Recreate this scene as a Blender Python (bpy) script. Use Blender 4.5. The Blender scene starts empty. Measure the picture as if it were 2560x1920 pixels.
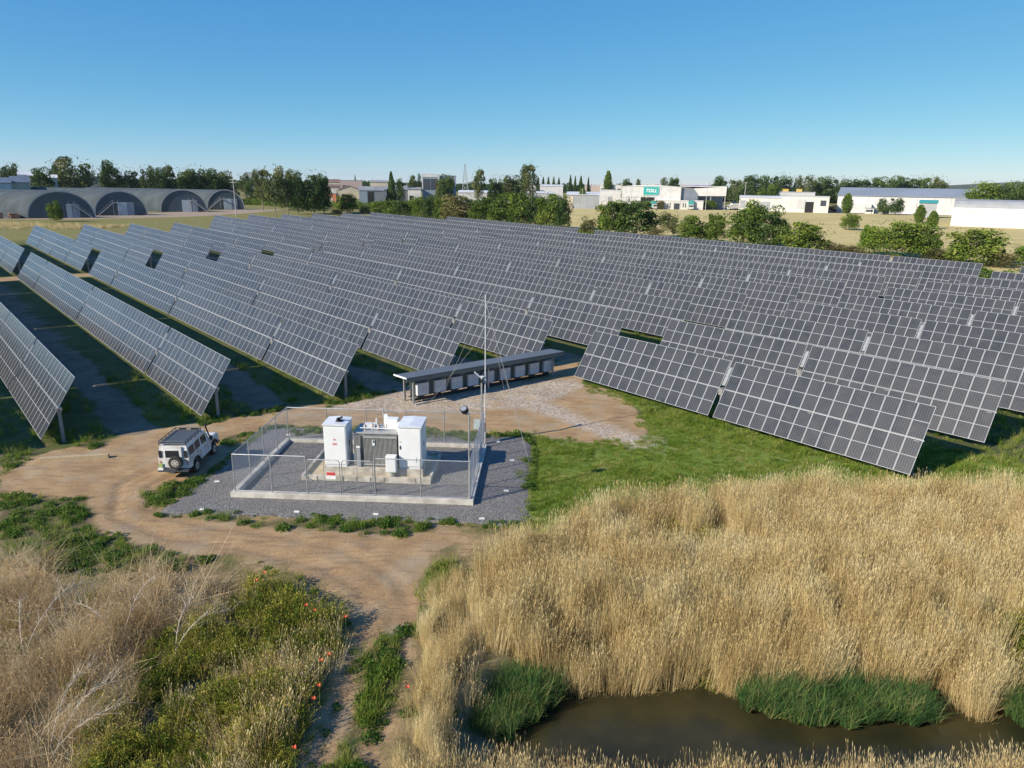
import bpy, math, random
import numpy as np
from mathutils import Matrix, Vector, Euler
rnd=random.Random(7); RS=np.random.RandomState(11)
R=math.radians
scene=bpy.context.scene; COL=scene.collection
# ------------------------------------------------------------ camera, sky, sun, exposure
CAMH=16.7
cam_d=bpy.data.cameras.new('camera'); cam=bpy.data.objects.new('camera',cam_d); COL.objects.link(cam)
cam_d.sensor_fit='HORIZONTAL'; cam_d.sensor_width=36.0; cam_d.lens=36.0*1777/2560
cam_d.clip_start=0.5; cam_d.clip_end=9000
pitch=15.80; roll=0.8
cam.matrix_world=Matrix.Translation((0,0,CAMH))@Matrix.Rotation(R(90-pitch),4,'X')@Matrix.Rotation(R(roll),4,'Z')
scene.camera=cam
SUN_EL=30.0; SUN_AZ=239.0      # compass angle of the sun, clockwise from +Y
world=bpy.data.worlds.new('World'); scene.world=world; world.use_nodes=True
wn=world.node_tree; bg=wn.nodes['Background']
sky=wn.nodes.new('ShaderNodeTexSky'); sky.sky_type='NISHITA'; sky.sun_disc=False
sky.sun_elevation=R(SUN_EL); sky.sun_rotation=R(SUN_AZ); sky.altitude=300; sky.air_density=0.6; sky.dust_density=0.0; sky.ozone_density=10.0
# one colour grade for the whole dome (same in every direction): a clear deep blue summer sky
def _m(op,a_,b_):
    t=wn.nodes.new('ShaderNodeMath'); t.operation=op
    for i,v in enumerate((a_,b_)):
        if isinstance(v,(int,float)): t.inputs[i].default_value=v
        else: wn.links.new(v,t.inputs[i])
    return t.outputs[0]
_s=wn.nodes.new('ShaderNodeSeparateColor'); _c=wn.nodes.new('ShaderNodeCombineColor'); wn.links.new(sky.outputs[0],_s.inputs[0])
SKYG=0.84
_g=[_m('MULTIPLY',_m('POWER',_m('MULTIPLY',_s.outputs[i],.1),e_),g_*10*SKYG) for i,(e_,g_) in enumerate(((1.10,1.70),(.66,.95),(.3,.745)))]
wn.links.new(_m('MINIMUM',_g[0],_m('MULTIPLY',_g[1],.95)),_c.inputs[0]); wn.links.new(_g[1],_c.inputs[1]); wn.links.new(_m('MAXIMUM',_g[2],_m('MULTIPLY',_g[1],.8)),_c.inputs[2])
wn.links.new(_c.outputs[0],bg.inputs[0]); bg.inputs[1].default_value=0.1
sd=bpy.data.lights.new('sun','SUN'); sd.energy=5.0; sd.angle=R(0.5); sd.color=(1.0,0.89,0.74)
sun=bpy.data.objects.new('sun',sd); COL.objects.link(sun)
a,e=R(SUN_AZ),R(SUN_EL)
sun.rotation_euler=(-Vector((math.sin(a)*math.cos(e),math.cos(a)*math.cos(e),math.sin(e)))).to_track_quat('-Z','Y').to_euler()
sun.location=(-60,-40,60)
vs=scene.view_settings; vs.view_transform='Standard'; vs.look='None'; vs.exposure=0.5; vs.gamma=1.0; vs.use_curve_mapping=False
scene.cycles.max_bounces=6; scene.cycles.diffuse_bounces=2; scene.cycles.glossy_bounces=3; scene.cycles.transmission_bounces=3; scene.cycles.transparent_max_bounces=8
scene.cycles.volume_bounces=0
# ------------------------------------------------------------ helpers
def terr(x,y): return 0.014*min(max(0.0,math.hypot(x,y)-40),280)
def vnoise(x,y,s=1.0,seed=0,octv=3):
    x=np.asarray(x,float)/s; y=np.asarray(y,float)/s; out=0; amp=1; tot=0
    for o in range(octv):
        L=np.random.RandomState(seed+o*17+5).rand(256,256)
        xi=np.floor(x).astype(int); yi=np.floor(y).astype(int); fx=x-xi; fy=y-yi; fx=fx*fx*(3-2*fx); fy=fy*fy*(3-2*fy)
        a=L[xi%256,yi%256]; b=L[(xi+1)%256,yi%256]; c=L[xi%256,(yi+1)%256]; d=L[(xi+1)%256,(yi+1)%256]
        out=out+amp*((a*(1-fx)+b*fx)*(1-fy)+(c*(1-fx)+d*fx)*fy); tot+=amp; amp*=.5; x=x*2.03+7; y=y*2.03+3
    return out/tot
def sdist(x,y,poly):
    """signed distance to a polygon, positive inside"""
    x=np.asarray(x,float); y=np.asarray(y,float); n=len(poly); best=np.full(x.shape,1e9); ins=np.zeros(x.shape,bool)
    for i in range(n):
        ax,ay=poly[i]; bx,by=poly[(i+1)%n]; dx,dy=bx-ax,by-ay; l=dx*dx+dy*dy+1e-12
        t=np.clip(((x-ax)*dx+(y-ay)*dy)/l,0,1); best=np.minimum(best,np.hypot(x-ax-t*dx,y-ay-t*dy))
        c=((ay>y)!=(by>y))&(x<(bx-ax)*(y-ay)/((by-ay) if abs(by-ay)>1e-9 else 1e-9)+ax); ins^=c
    return np.where(ins,best,-best)
def zone(x,y,polys,blur,wob=0.0,seed=1):
    if wob: 
        x=x+(vnoise(x,y,1.3,seed,3)-.5)*wob*2; y=y+(vnoise(x,y,1.3,seed+50,3)-.5)*wob*2
    w=np.zeros(np.shape(x))
    for p in polys: w=np.maximum(w,np.clip(.5+sdist(x,y,p)/(2*blur),0,1))
    return w
# ---- materials
def nt(m): return m.node_tree.nodes,m.node_tree.links
def new_mat(name):
    m=bpy.data.materials.new(name); m.use_nodes=True; return m
def mat(name,col,rough=.6,metal=0.0,var=0.12,scale=3.0,bump=0.0,spec=.5,dirt=None,stretch=None):
    m=new_mat(name); n,l=nt(m); b=n['Principled BSDF']; b.inputs['Roughness'].default_value=rough; b.inputs['Metallic'].default_value=metal
    b.inputs['Specular IOR Level'].default_value=spec
    tc=n.new('ShaderNodeTexCoord'); no=n.new('ShaderNodeTexNoise'); no.inputs['Scale'].default_value=scale; no.inputs['Detail'].default_value=5
    src=tc.outputs['Object']
    if stretch:
        mp=n.new('ShaderNodeMapping'); mp.inputs['Scale'].default_value=stretch; l.new(src,mp.inputs[0]); src=mp.outputs[0]
    l.new(src,no.inputs['Vector'])
    mx=n.new('ShaderNodeMix'); mx.data_type='RGBA'; c=Vector(col)
    lo=[max(0,v*(1-var)) for v in c]; hi=[min(1,v*(1+var)) for v in c]
    if dirt: lo=list(dirt)
    mr=n.new('ShaderNodeMapRange'); mr.inputs[1].default_value=.35; mr.inputs[2].default_value=.65; l.new(no.outputs[0],mr.inputs[0])
    mx.inputs['A'].default_value=(*lo,1); mx.inputs['B'].default_value=(*hi,1); l.new(mr.outputs[0],mx.inputs['Factor']); l.new(mx.outputs['Result'],b.inputs['Base Color'])
    if bump:
        bp=n.new('ShaderNodeBump'); bp.inputs['Strength'].default_value=bump; bp.inputs['Distance'].default_value=.02; l.new(no.outputs[0],bp.inputs['Height']); l.new(bp.outputs[0],b.inputs['Normal'])
    return m
def ribbed(name,col,pitch_m=.2,rough=.5,axis='X',var=.1,metal=0.0,depth=.6,dark=.8):
    """corrugated sheet: rib lines as bump plus weathering"""
    m=mat(name,col,rough,metal,var,.35); n,l=nt(m); b=n['Principled BSDF']
    tc=n.new('ShaderNodeTexCoord'); w=n.new('ShaderNodeTexWave'); w.bands_direction=axis; w.inputs['Scale'].default_value=.314/pitch_m; l.new(tc.outputs['Object'],w.inputs['Vector'])
    bp=n.new('ShaderNodeBump'); bp.inputs['Strength'].default_value=depth; bp.inputs['Distance'].default_value=.04; l.new(w.outputs[0],bp.inputs['Height']); l.new(bp.outputs[0],b.inputs['Normal'])
    return m
def leafmat(name,ramp,transl=.3,pscale=.25,usetint=True):
    """foliage: colour from per-leaf tint plus broad patches; ramp = list of (pos,col)"""
    m=new_mat(name); n,l=nt(m); n.remove(n['Principled BSDF']); out=n['Material Output']
    rp=n.new('ShaderNodeValToRGB'); els=rp.color_ramp.elements
    while len(els)<len(ramp): els.new(.5)
    for e_,(p,c) in zip(els,ramp): e_.position=p; e_.color=(*c,1)
    at=n.new('ShaderNodeAttribute'); at.attribute_name='tint'; geo=n.new('ShaderNodeNewGeometry')
    no=n.new('ShaderNodeTexNoise'); no.inputs['Scale'].default_value=pscale; no.inputs['Detail'].default_value=3; l.new(geo.outputs['Position'],no.inputs['Vector'])
    oi=n.new('ShaderNodeObjectInfo')
    a1=n.new('ShaderNodeMath'); a1.operation='MULTIPLY_ADD'; l.new(no.outputs[0],a1.inputs[0]); a1.inputs[1].default_value=1.3; a1.inputs[2].default_value=-.65
    a2=n.new('ShaderNodeMath'); a2.operation='ADD'; l.new(a1.outputs[0],a2.inputs[0]); l.new(at.outputs['Fac'],a2.inputs[1])
    a3=n.new('ShaderNodeMath'); a3.operation='MULTIPLY_ADD'; l.new(oi.outputs['Random'],a3.inputs[0]); a3.inputs[1].default_value=.22; a3.inputs[2].default_value=-.11
    a4=n.new('ShaderNodeMath'); a4.operation='ADD'; l.new(a2.outputs[0],a4.inputs[0]); l.new(a3.outputs[0],a4.inputs[1]); l.new(a4.outputs[0],rp.inputs[0])
    d=n.new('ShaderNodeBsdfDiffuse'); t=n.new('ShaderNodeBsdfTranslucent'); mx=n.new('ShaderNodeMixShader'); mx.inputs[0].default_value=transl
    l.new(rp.outputs[0],d.inputs[0]); l.new(rp.outputs[0],t.inputs[0]); l.new(d.outputs[0],mx.inputs[1]); l.new(t.outputs[0],mx.inputs[2]); l.new(mx.outputs[0],out.inputs[0])
    return m
# ---- mesh builder
class MB:
    def __init__(s): s.v=[]; s.f=[]; s.m=[]; s.mi=0; s.uv=None
    def mat(s,i): s.mi=i; return s
    def quad(s,*p): s.poly(p)
    def poly(s,p):
        k=len(s.v); s.v+= [tuple(q) for q in p]; s.f.append(tuple(range(k,k+len(p)))); s.m.append(s.mi)
    def box(s,x0,x1,y0,y1,z0,z1,M=None,skip=()):
        k=len(s.v); P=[(x0,y0,z0),(x1,y0,z0),(x1,y1,z0),(x0,y1,z0),(x0,y0,z1),(x1,y0,z1),(x1,y1,z1),(x0,y1,z1)]
        if M is not None: P=[tuple(M@Vector(p)) for p in P]
        s.v+=P
        for nm,f in zip('b t f r k l'.split(),((0,3,2,1),(4,5,6,7),(0,1,5,4),(1,2,6,5),(2,3,7,6),(3,0,4,7))):
            if nm in skip: continue
            s.f.append(tuple(k+i for i in f)); s.m.append(s.mi)
        return s
    def bar(s,a,b,w,h=None,up=(0,0,1)):
        a,b=Vector(a),Vector(b); h=h or w; d=(b-a); L=d.length; d.normalize(); u=Vector(up)
        if abs(d.dot(u))>.97: u=Vector((1,0,0))
        x=d.cross(u).normalized(); z=x.cross(d)
        k=len(s.v)
        for q in (a,b):
            for sx,sz in ((-1,-1),(1,-1),(1,1),(-1,1)): s.v.append(tuple(q+x*sx*w/2+z*sz*h/2))
        for f in ((0,1,2,3),(7,6,5,4),(0,4,5,1),(1,5,6,2),(2,6,7,3),(3,7,4,0)): s.f.append(tuple(k+i for i in f)); s.m.append(s.mi)
        return s
    def tube(s,a,b,r,r2=None,n=8,caps=True):
        a,b=Vector(a),Vector(b); r2=r if r2 is None else r2; d=(b-a).normalized(); u=Vector((0,0,1)) if abs(d.z)<.9 else Vector((1,0,0))
        x=d.cross(u).normalized(); y=d.cross(x); k=len(s.v)
        for q,rr in ((a,r),(b,r2)):
            for i in range(n): t=2*math.pi*i/n; s.v.append(tuple(q+(x*math.cos(t)+y*math.sin(t))*rr))
        for i in range(n): j=(i+1)%n; s.f.append((k+i,k+j,k+n+j,k+n+i)); s.m.append(s.mi)
        if caps: s.f.append(tuple(k+i for i in reversed(range(n)))); s.m.append(s.mi); s.f.append(tuple(k+n+i for i in range(n))); s.m.append(s.mi)
        return s
    def path(s,pts,r,n=6,taper=1.0):
        m=len(pts)-1
        for i in range(m): s.tube(pts[i],pts[i+1],r*(1-(1-taper)*i/m),r*(1-(1-taper)*(i+1)/m),n,caps=(i in(0,m-1)))
        return s
    def prism(s,prof,y0,y1,axis='Y',cap=True):
        """prof: closed list of (x,z) extruded along y"""
        n=len(prof); k=len(s.v)
        for y in (y0,y1):
            for (x,z) in prof: s.v.append((x,y,z) if axis=='Y' else (y,x,z))
        for i in range(n): j=(i+1)%n; s.f.append((k+i,k+j,k+n+j,k+n+i)); s.m.append(s.mi)
        if cap: s.f.append(tuple(k+i for i in reversed(range(n)))); s.m.append(s.mi); s.f.append(tuple(k+n+i for i in range(n))); s.m.append(s.mi)
        return s
    def mesh(s,name,mats):
        me=bpy.data.meshes.new(name); me.from_pydata(s.v,[],s.f)
        for m in (mats if isinstance(mats,(list,tuple)) else [mats]): me.materials.append(m)
        if any(s.m): me.polygons.foreach_set('material_index',s.m)
        me.update(); return me
    def build(s,name,mats,parent=None,smooth=False,bevel=0,**kw):
        o=link(name,s.mesh(name,mats),parent)
        if smooth: o.data.polygons.foreach_set('use_smooth',[True]*len(o.data.polygons))
        if bevel:
            b=o.modifiers.new('bevel','BEVEL'); b.width=bevel; b.segments=2; b.limit_method='ANGLE'
        tag(o,**kw); return o
def link(name,data,parent=None,loc=None,rz=None):
    o=bpy.data.objects.new(name,data); COL.objects.link(o)
    if parent is not None: o.parent=parent
    if loc is not None: o.location=loc
    if rz is not None: o.rotation_euler=(0,0,rz)
    return o
def tag(o,label=None,cat=None,group=None,kind=None):
    if label: o['label']=label
    if cat: o['category']=cat
    if group: o['group']=group
    if kind: o['kind']=kind
    return o
def empty(name,loc,rz=0,**kw):
    o=link(name,None,None,loc,rz); o.empty_display_size=.3; return tag(o,**kw)
def npmesh(name,V,Fq,mats,tint=None,mi=None,uv=None):
    """fast mesh from arrays; Fq (n,4) quads or (n,3) tris"""
    me=bpy.data.meshes.new(name); nv=len(V); nf,k=Fq.shape
    me.vertices.add(nv); me.vertices.foreach_set('co',np.ascontiguousarray(V,dtype=np.float32).ravel())
    me.loops.add(nf*k); me.loops.foreach_set('vertex_index',np.ascontiguousarray(Fq,dtype=np.int32).ravel())
    me.polygons.add(nf); me.polygons.foreach_set('loop_start',np.arange(0,nf*k,k,dtype=np.int32))
    try: me.polygons.foreach_set('loop_total',np.full(nf,k,dtype=np.int32))
    except Exception: pass
    for m in (mats if isinstance(mats,(list,tuple)) else [mats]): me.materials.append(m)
    if mi is not None: me.polygons.foreach_set('material_index',np.asarray(mi,dtype=np.int32))
    if tint is not None:
        at=me.attributes.new('tint','FLOAT','POINT'); at.data.foreach_set('value',np.asarray(tint,dtype=np.float32))
    me.update(calc_edges=True); me.validate(); return me
Z_DIRT=[[(-30.24,39.04),(-28.13,42.37),(-25.84,44.16),(-22.34,47.38),(-18.8,50.35),(-14.41,52.04),(-9.18,54.96),(-4.7,59.94),(3.64,65.1),(6.5,67.89),(5.88,58.33),(8.5,55.79),(9.88,51.7),(9.51,46.66),(7.54,44.24),(1.43,45.22),(-14.79,46.1),(-17.13,45.52),(-17.73,42.14),(-17.57,37.56),(-18.16,33.55),(-15.84,32.89),(-11.12,32.12),(-4.6,31.73),(-2.35,32.13),(-2.56,30.48),(-3.71,28.95),(-3.9,27.19),(-3.83,24.8),(-3.48,21.45),(-3.65,18.98),(-3.76,16.76),(-5.84,16.73),(-6.02,18.93),(-5.99,21.65),(-5.92,23.84),(-6.5,25.38),(-8.22,27.27),(-10.51,28.76),(-12.9,29.53),(-15.23,29.47),(-17.9,30.5),(-20.54,31.84),(-22.63,34.64),(-27.61,35.25)]]
Z_PALE=[[(-14.52,51.14),(-9.55,54.94),(-8.04,57.64),(5.4,59.72),(6.09,57.66),(2.7,53.12),(6.5,48.46),(9.9,45.33),(9.49,43.24),(7.0,44.81),(4.16,48.37),(0.88,51.9),(-5.04,50.75),(-9.48,50.32)]]
Z_LUSH=[[(5.94,59.03),(8.58,56.44),(10.72,53.44),(16.28,52.47),(35.52,39.03),(31.27,33.74),(24.0,33.65),(14.29,33.39),(8.28,33.21),(3.38,31.58),(1.75,30.61),(0.65,31.98),(0.43,34.02),(1.28,45.47),(6.92,44.22),(9.35,45.75),(9.97,51.16)]]
Z_WEED=[[(-27.68,35.36),(-22.97,35.02),(-21.87,33.33),(-20.41,31.6),(-17.79,30.27),(-15.18,29.34),(-13.45,29.31),(-14.71,27.86),(-18.22,27.57),(-22.86,28.43)],[(-20.14,35.32),(-19.49,37.15),(-17.96,37.86),(-17.94,36.01),(-18.54,34.08)],[(-15.69,33.1),(-12.7,32.67),(-9.48,32.92),(-5.93,32.88),(-3.73,32.09),(-5.24,31.42),(-11.09,32.02),(-15.75,32.68)],[(-5.24,23.33),(-4.27,23.58),(-3.97,21.44),(-3.95,18.97),(-4.31,17.8),(-4.43,16.75),(-5.17,16.74),(-5.16,18.75),(-4.94,20.93)],[(-22.39,48.26),(-20.5,49.4),(-17.27,50.98),(-17.51,49.57),(-21.58,47.13)],[(-14.52,52.49),(-12.74,54.14),(-9.28,55.59),(-11.12,53.39),(-13.72,51.4)],[(-27.84,42.38),(-27.86,44.47),(-25.86,43.06),(-26.77,42.05)],[(-30.61,39.58),(-30.68,42.22),(-29.51,42.69),(-29.7,40.73),(-29.25,37.62)],[(-14.84,46.28),(-9.83,46.81),(-3.33,46.18),(1.29,45.92),(1.11,45.03),(-14.58,45.39)],[(-19.22,43.68),(-18.37,45.46),(-17.38,44.89),(-18.23,42.67)]]
Z_REED=[[(-1.46,26.53),(-0.21,28.12),(1.7,29.51),(3.36,31.34),(5.36,32.71),(8.46,34.06),(15.06,35.49),(22.53,35.33),(32.8,35.03),(21.06,20.42),(18.18,21.03),(16.4,21.11),(14.91,21.67),(11.84,21.9),(8.45,21.83),(5.95,21.93),(3.43,21.98),(1.99,21.95),(0.22,22.57),(-1.18,22.86),(-1.72,23.21)]]
Z_GOLD=[[(-3.01,26.32),(-1.8,27.17),(-1.81,24.54),(-1.38,22.0),(-1.75,20.3),(-1.93,18.81),(-1.87,17.49),(-1.22,16.16),(-3.12,16.12),(-3.12,18.2),(-3.09,20.74),(-3.24,23.61)]]
Z_VERGE=[[(-3.55,28.55),(-2.65,28.98),(-2.4,27.23),(-2.73,24.52),(-3.32,22.76),(-3.66,26.13)]]
Z_SEDGE=[[(-2.18,21.39),(-1.32,22.27),(0.22,22.43),(1.57,21.95),(1.77,21.0),(0.85,20.09),(0.22,19.45),(-1.47,19.62)],[(8.35,21.6),(9.95,22.25),(11.22,22.03),(13.55,21.95),(14.86,21.26),(14.59,20.35),(12.59,19.99),(10.38,19.95),(9.31,20.47),(8.13,20.78)],[(17.68,21.43),(19.02,21.11),(18.07,19.78),(17.23,20.62)]]
Z_BUSH=[[(-13.23,21.75),(-11.9,23.26),(-11.14,24.95),(-10.91,26.94),(-9.58,26.5),(-7.7,25.29),(-6.59,23.97),(-6.16,22.16),(-6.28,20.21),(-6.29,18.33),(-6.14,16.39),(-12.24,15.97),(-12.55,17.65),(-11.89,18.82)]]
Z_BROWN=[[(-20.73,25.37),(-18.5,25.42),(-16.45,25.81),(-14.36,27.11),(-11.7,26.92),(-11.08,24.79),(-11.72,23.27),(-13.23,21.75),(-11.89,18.82),(-12.55,17.65),(-12.24,15.97),(-14.96,15.62),(-22.71,26.0)]]
Z_GREEN=[[(17.9,24.39),(23.28,25.45),(19.33,20.27),(17.4,21.4)],[(2.51,23.59),(3.44,23.9),(3.5,22.91),(2.61,22.62)],[(6.47,22.3),(7.64,22.86),(7.84,22.33),(6.66,21.67)]]
Z_TWIG=[[(-22.86,28.43),(-20.37,28.1),(-18.71,25.75),(-20.96,25.7)],[(-17.72,27.78),(-14.91,27.85),(-14.28,26.92),(-16.53,26.68)]]
Z_WATER=[[(-0.5,18.19),(0.22,19.56),(1.72,21.59),(2.03,22.47),(3.51,22.57),(6.08,22.47),(8.62,22.35),(12.05,22.34),(15.18,22.11),(16.69,21.53),(19.13,21.23),(22.55,20.62),(18.69,16.18),(-1.21,15.86)]]
TREES=[('behind the curved sheds',[(-239.15,345.27,3.92,19.12,7.56,'dense'),(-241.18,355.99,3.92,19.21,6.62,'gum'),(-213.59,332.27,3.92,16.7,9.82,'dense'),(-240.08,386.5,3.92,19.65,6.34,'dense'),(-213.1,356.11,3.92,22.15,19.48,'gum'),(-226.84,394.42,3.92,17.78,6.47,'dense'),(-204.26,372.7,3.92,20.92,10.6,'dense'),(-213.55,384.7,3.92,20.35,3.36,'pine'),(-197.49,376.33,3.92,17.81,12.34,'dense'),(-193.82,389.44,3.92,19.33,8.51,'gum'),(-182.69,378.19,3.92,17.65,10.75,'dense'),(-180.97,384.54,3.92,19.78,7.15,'gum'),(-173.91,382.3,3.92,17.65,11.49,'dense'),(-168.95,389.97,3.92,19.47,13.21,'dense'),(-162.12,392.86,3.92,17.8,13.31,'dense'),(-157.9,399.96,3.92,17.16,9.18,'dense'),(-156.69,405.8,3.92,12.21,8.87,'gum')]),('between curved sheds and brick building',[(-171.26,466.78,3.92,16.63,8.66,'gum'),(-161.26,451.52,3.92,13.27,8.38,'dense'),(-107.32,312.06,3.92,17.54,7.18,'gum'),(-136.73,402.18,3.92,8.27,6.59,'pine'),(-85.5,261.37,3.29,18.53,8.33,'gum'),(-82.85,267.46,3.36,17.54,7.64,'gum'),(-85.21,287.64,3.64,16.88,7.57,'dense'),(-79.14,289.37,3.64,17.0,9.52,'dense'),(-76.88,295.15,3.71,16.14,5.83,'dense'),(-113.5,364.02,3.92,2.51,3.58,'shrub'),(-99.38,335.58,3.92,6.22,6.24,'round')]),('in front of the cream and brick warehouse',[(-69.37,303.6,3.8,8.04,9.32,'round'),(-72.87,299.48,3.76,1.6,5.58,'shrub'),(-61.9,302.89,3.77,3.22,5.98,'shrub'),(-55.33,296.05,3.66,5.35,6.82,'round')]),('in the hedge behind the solar field',[(-47.29,284.64,3.48,6.2,8.12,'round'),(-42.13,278.34,3.38,6.95,7.64,'dense'),(-34.72,270.56,3.26,8.48,7.43,'round'),(-29.93,264.87,3.17,9.14,6.4,'dense'),(-25.53,261.49,3.12,8.62,7.47,'round'),(-19.4,256.5,3.04,9.81,12.97,'olive'),(-11.0,248.27,2.92,9.51,8.19,'round'),(-4.43,240.24,2.8,10.98,8.46,'round'),(1.62,234.35,2.72,11.46,8.0,'round'),(6.71,231.88,2.69,11.1,6.39,'dense'),(10.87,227.69,2.63,11.5,8.03,'round'),(14.85,225.18,2.6,10.67,5.46,'dense')]),('behind the low white factory roofs',[(-147.85,684.21,3.92,17.29,3.35,'pine'),(-69.32,414.24,3.92,17.28,6.79,'pine'),(-66.04,424.9,3.92,14.38,6.03,'dense'),(-71.69,515.04,3.92,17.51,6.18,'gum'),(-67.03,515.66,3.92,18.38,3.94,'gum'),(-38.7,378.02,3.92,14.87,4.55,'olive'),(-34.32,368.4,3.92,16.39,10.07,'dense'),(-18.99,389.54,3.92,20.05,7.66,'gum'),(-10.61,399.86,3.92,16.64,10.05,'dense'),(-4.22,409.98,3.92,17.25,11.65,'gum'),(2.88,409.99,3.92,16.92,10.75,'dense'),(8.23,399.92,3.92,23.28,11.36,'gum')]),('on the skyline left of the teal sign',[(25.11,799.61,3.92,18.62,6.09,'pine'),(30.73,799.41,3.92,18.7,6.09,'pine'),(36.35,799.17,3.92,18.77,6.09,'pine'),(41.96,798.9,3.92,18.85,6.08,'pine'),(47.56,798.58,3.92,18.09,6.08,'pine'),(45.03,598.31,3.92,18.74,5.21,'pine'),(48.89,598.0,3.92,17.86,4.56,'pine'),(53.39,597.62,3.92,18.23,6.51,'pine'),(59.49,597.04,3.92,17.38,3.9,'pine'),(70.1,555.6,3.92,21.57,7.27,'poplar')]),('behind the teal sign building',[(84.24,553.63,3.92,16.86,10.26,'dense'),(99.33,591.72,3.92,17.88,5.16,'gum'),(119.4,588.0,3.92,18.73,9.61,'gum'),(126.11,586.6,3.92,20.33,11.51,'dense'),(149.89,539.57,3.92,19.62,14.71,'dense'),(148.68,498.29,3.92,17.43,12.5,'gum'),(144.06,457.87,3.92,15.01,12.99,'dense'),(153.48,444.23,3.92,13.74,14.55,'round')]),('in the belt on the right skyline',[(198.74,618.87,3.92,21.94,16.18,'dense'),(210.18,615.08,3.92,21.74,16.75,'dense'),(221.11,611.24,3.92,23.74,16.65,'dense'),(232.12,607.14,3.92,22.27,7.94,'gum'),(239.81,604.14,3.92,23.28,12.51,'gum'),(254.85,608.81,3.92,21.64,18.57,'dense'),(267.31,603.44,3.92,21.45,17.75,'dense'),(283.67,606.99,3.92,21.39,16.53,'dense'),(300.05,610.22,3.92,21.63,17.28,'dense'),(311.85,604.27,3.92,22.68,16.46,'dense'),(326.79,607.71,3.92,23.23,15.23,'dense'),(334.87,603.29,3.92,23.6,14.46,'dense'),(343.02,598.7,3.92,23.35,13.7,'gum')]),('just beyond the back fence',[(20.9,204.71,2.32,5.72,5.2,'shrub'),(27.69,203.1,2.31,10.52,9.42,'round'),(33.72,200.14,2.28,11.43,11.5,'dense'),(41.8,197.51,2.27,7.95,6.11,'gum'),(47.92,191.27,2.2,7.09,8.89,'round'),(52.04,187.32,2.16,8.05,5.39,'round'),(57.65,181.63,2.11,11.28,9.25,'round'),(61.47,178.03,2.08,10.31,8.48,'dense'),(65.04,176.43,2.07,5.9,4.89,'round'),(68.34,169.38,2.0,7.13,9.77,'round'),(81.38,165.21,2.02,7.4,5.14,'lime'),(85.23,160.58,1.99,8.14,9.99,'round'),(89.46,157.73,1.98,7.66,6.49,'round'),(93.69,146.55,1.88,7.61,10.12,'round'),(103.8,145.73,1.94,4.74,4.87,'lime')]),('low scrub beside the back fence',[(74.18,168.09,2.01,2.37,6.53,'shrub'),(77.4,164.92,1.99,2.24,5.49,'shrub'),(92.83,153.46,1.95,2.5,5.97,'shrub'),(96.79,142.82,1.86,3.11,5.57,'shrub'),(90.42,154.78,1.95,2.69,5.16,'shrub'),(37.76,192.35,2.18,3.95,5.32,'shrub')]),('on the paddock before the right sheds',[(36.53,395.87,3.92,10.22,5.19,'poplar'),(79.17,400.44,3.92,4.87,6.56,'shrub'),(107.11,405.18,3.92,5.35,11.07,'round'),(149.59,403.3,3.92,7.44,12.34,'round'),(172.5,400.19,3.92,3.6,10.93,'shrub'),(168.91,372.68,3.92,9.62,5.71,'poplar'),(111.13,241.21,3.16,5.53,6.63,'round'),(184.42,368.2,3.92,7.97,6.04,'dense'),(189.76,365.27,3.92,9.05,8.79,'dense'),(210.46,386.64,3.92,10.18,12.68,'olive'),(223.51,391.02,3.92,10.7,12.82,'gum'),(248.48,410.2,3.92,10.36,12.1,'olive'),(158.69,286.18,3.92,6.52,4.39,'poplar'),(143.06,249.68,3.47,5.84,3.84,'poplar')]),('behind the white barrel roof shed',[(230.56,362.96,3.92,16.86,15.88,'round'),(239.05,357.43,3.92,16.96,12.9,'dense'),(244.84,353.49,3.92,17.58,9.67,'dense')]),('in front of the first curved shed',[(-142.49,226.29,3.18,6.52,4.98,'round')])]
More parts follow.
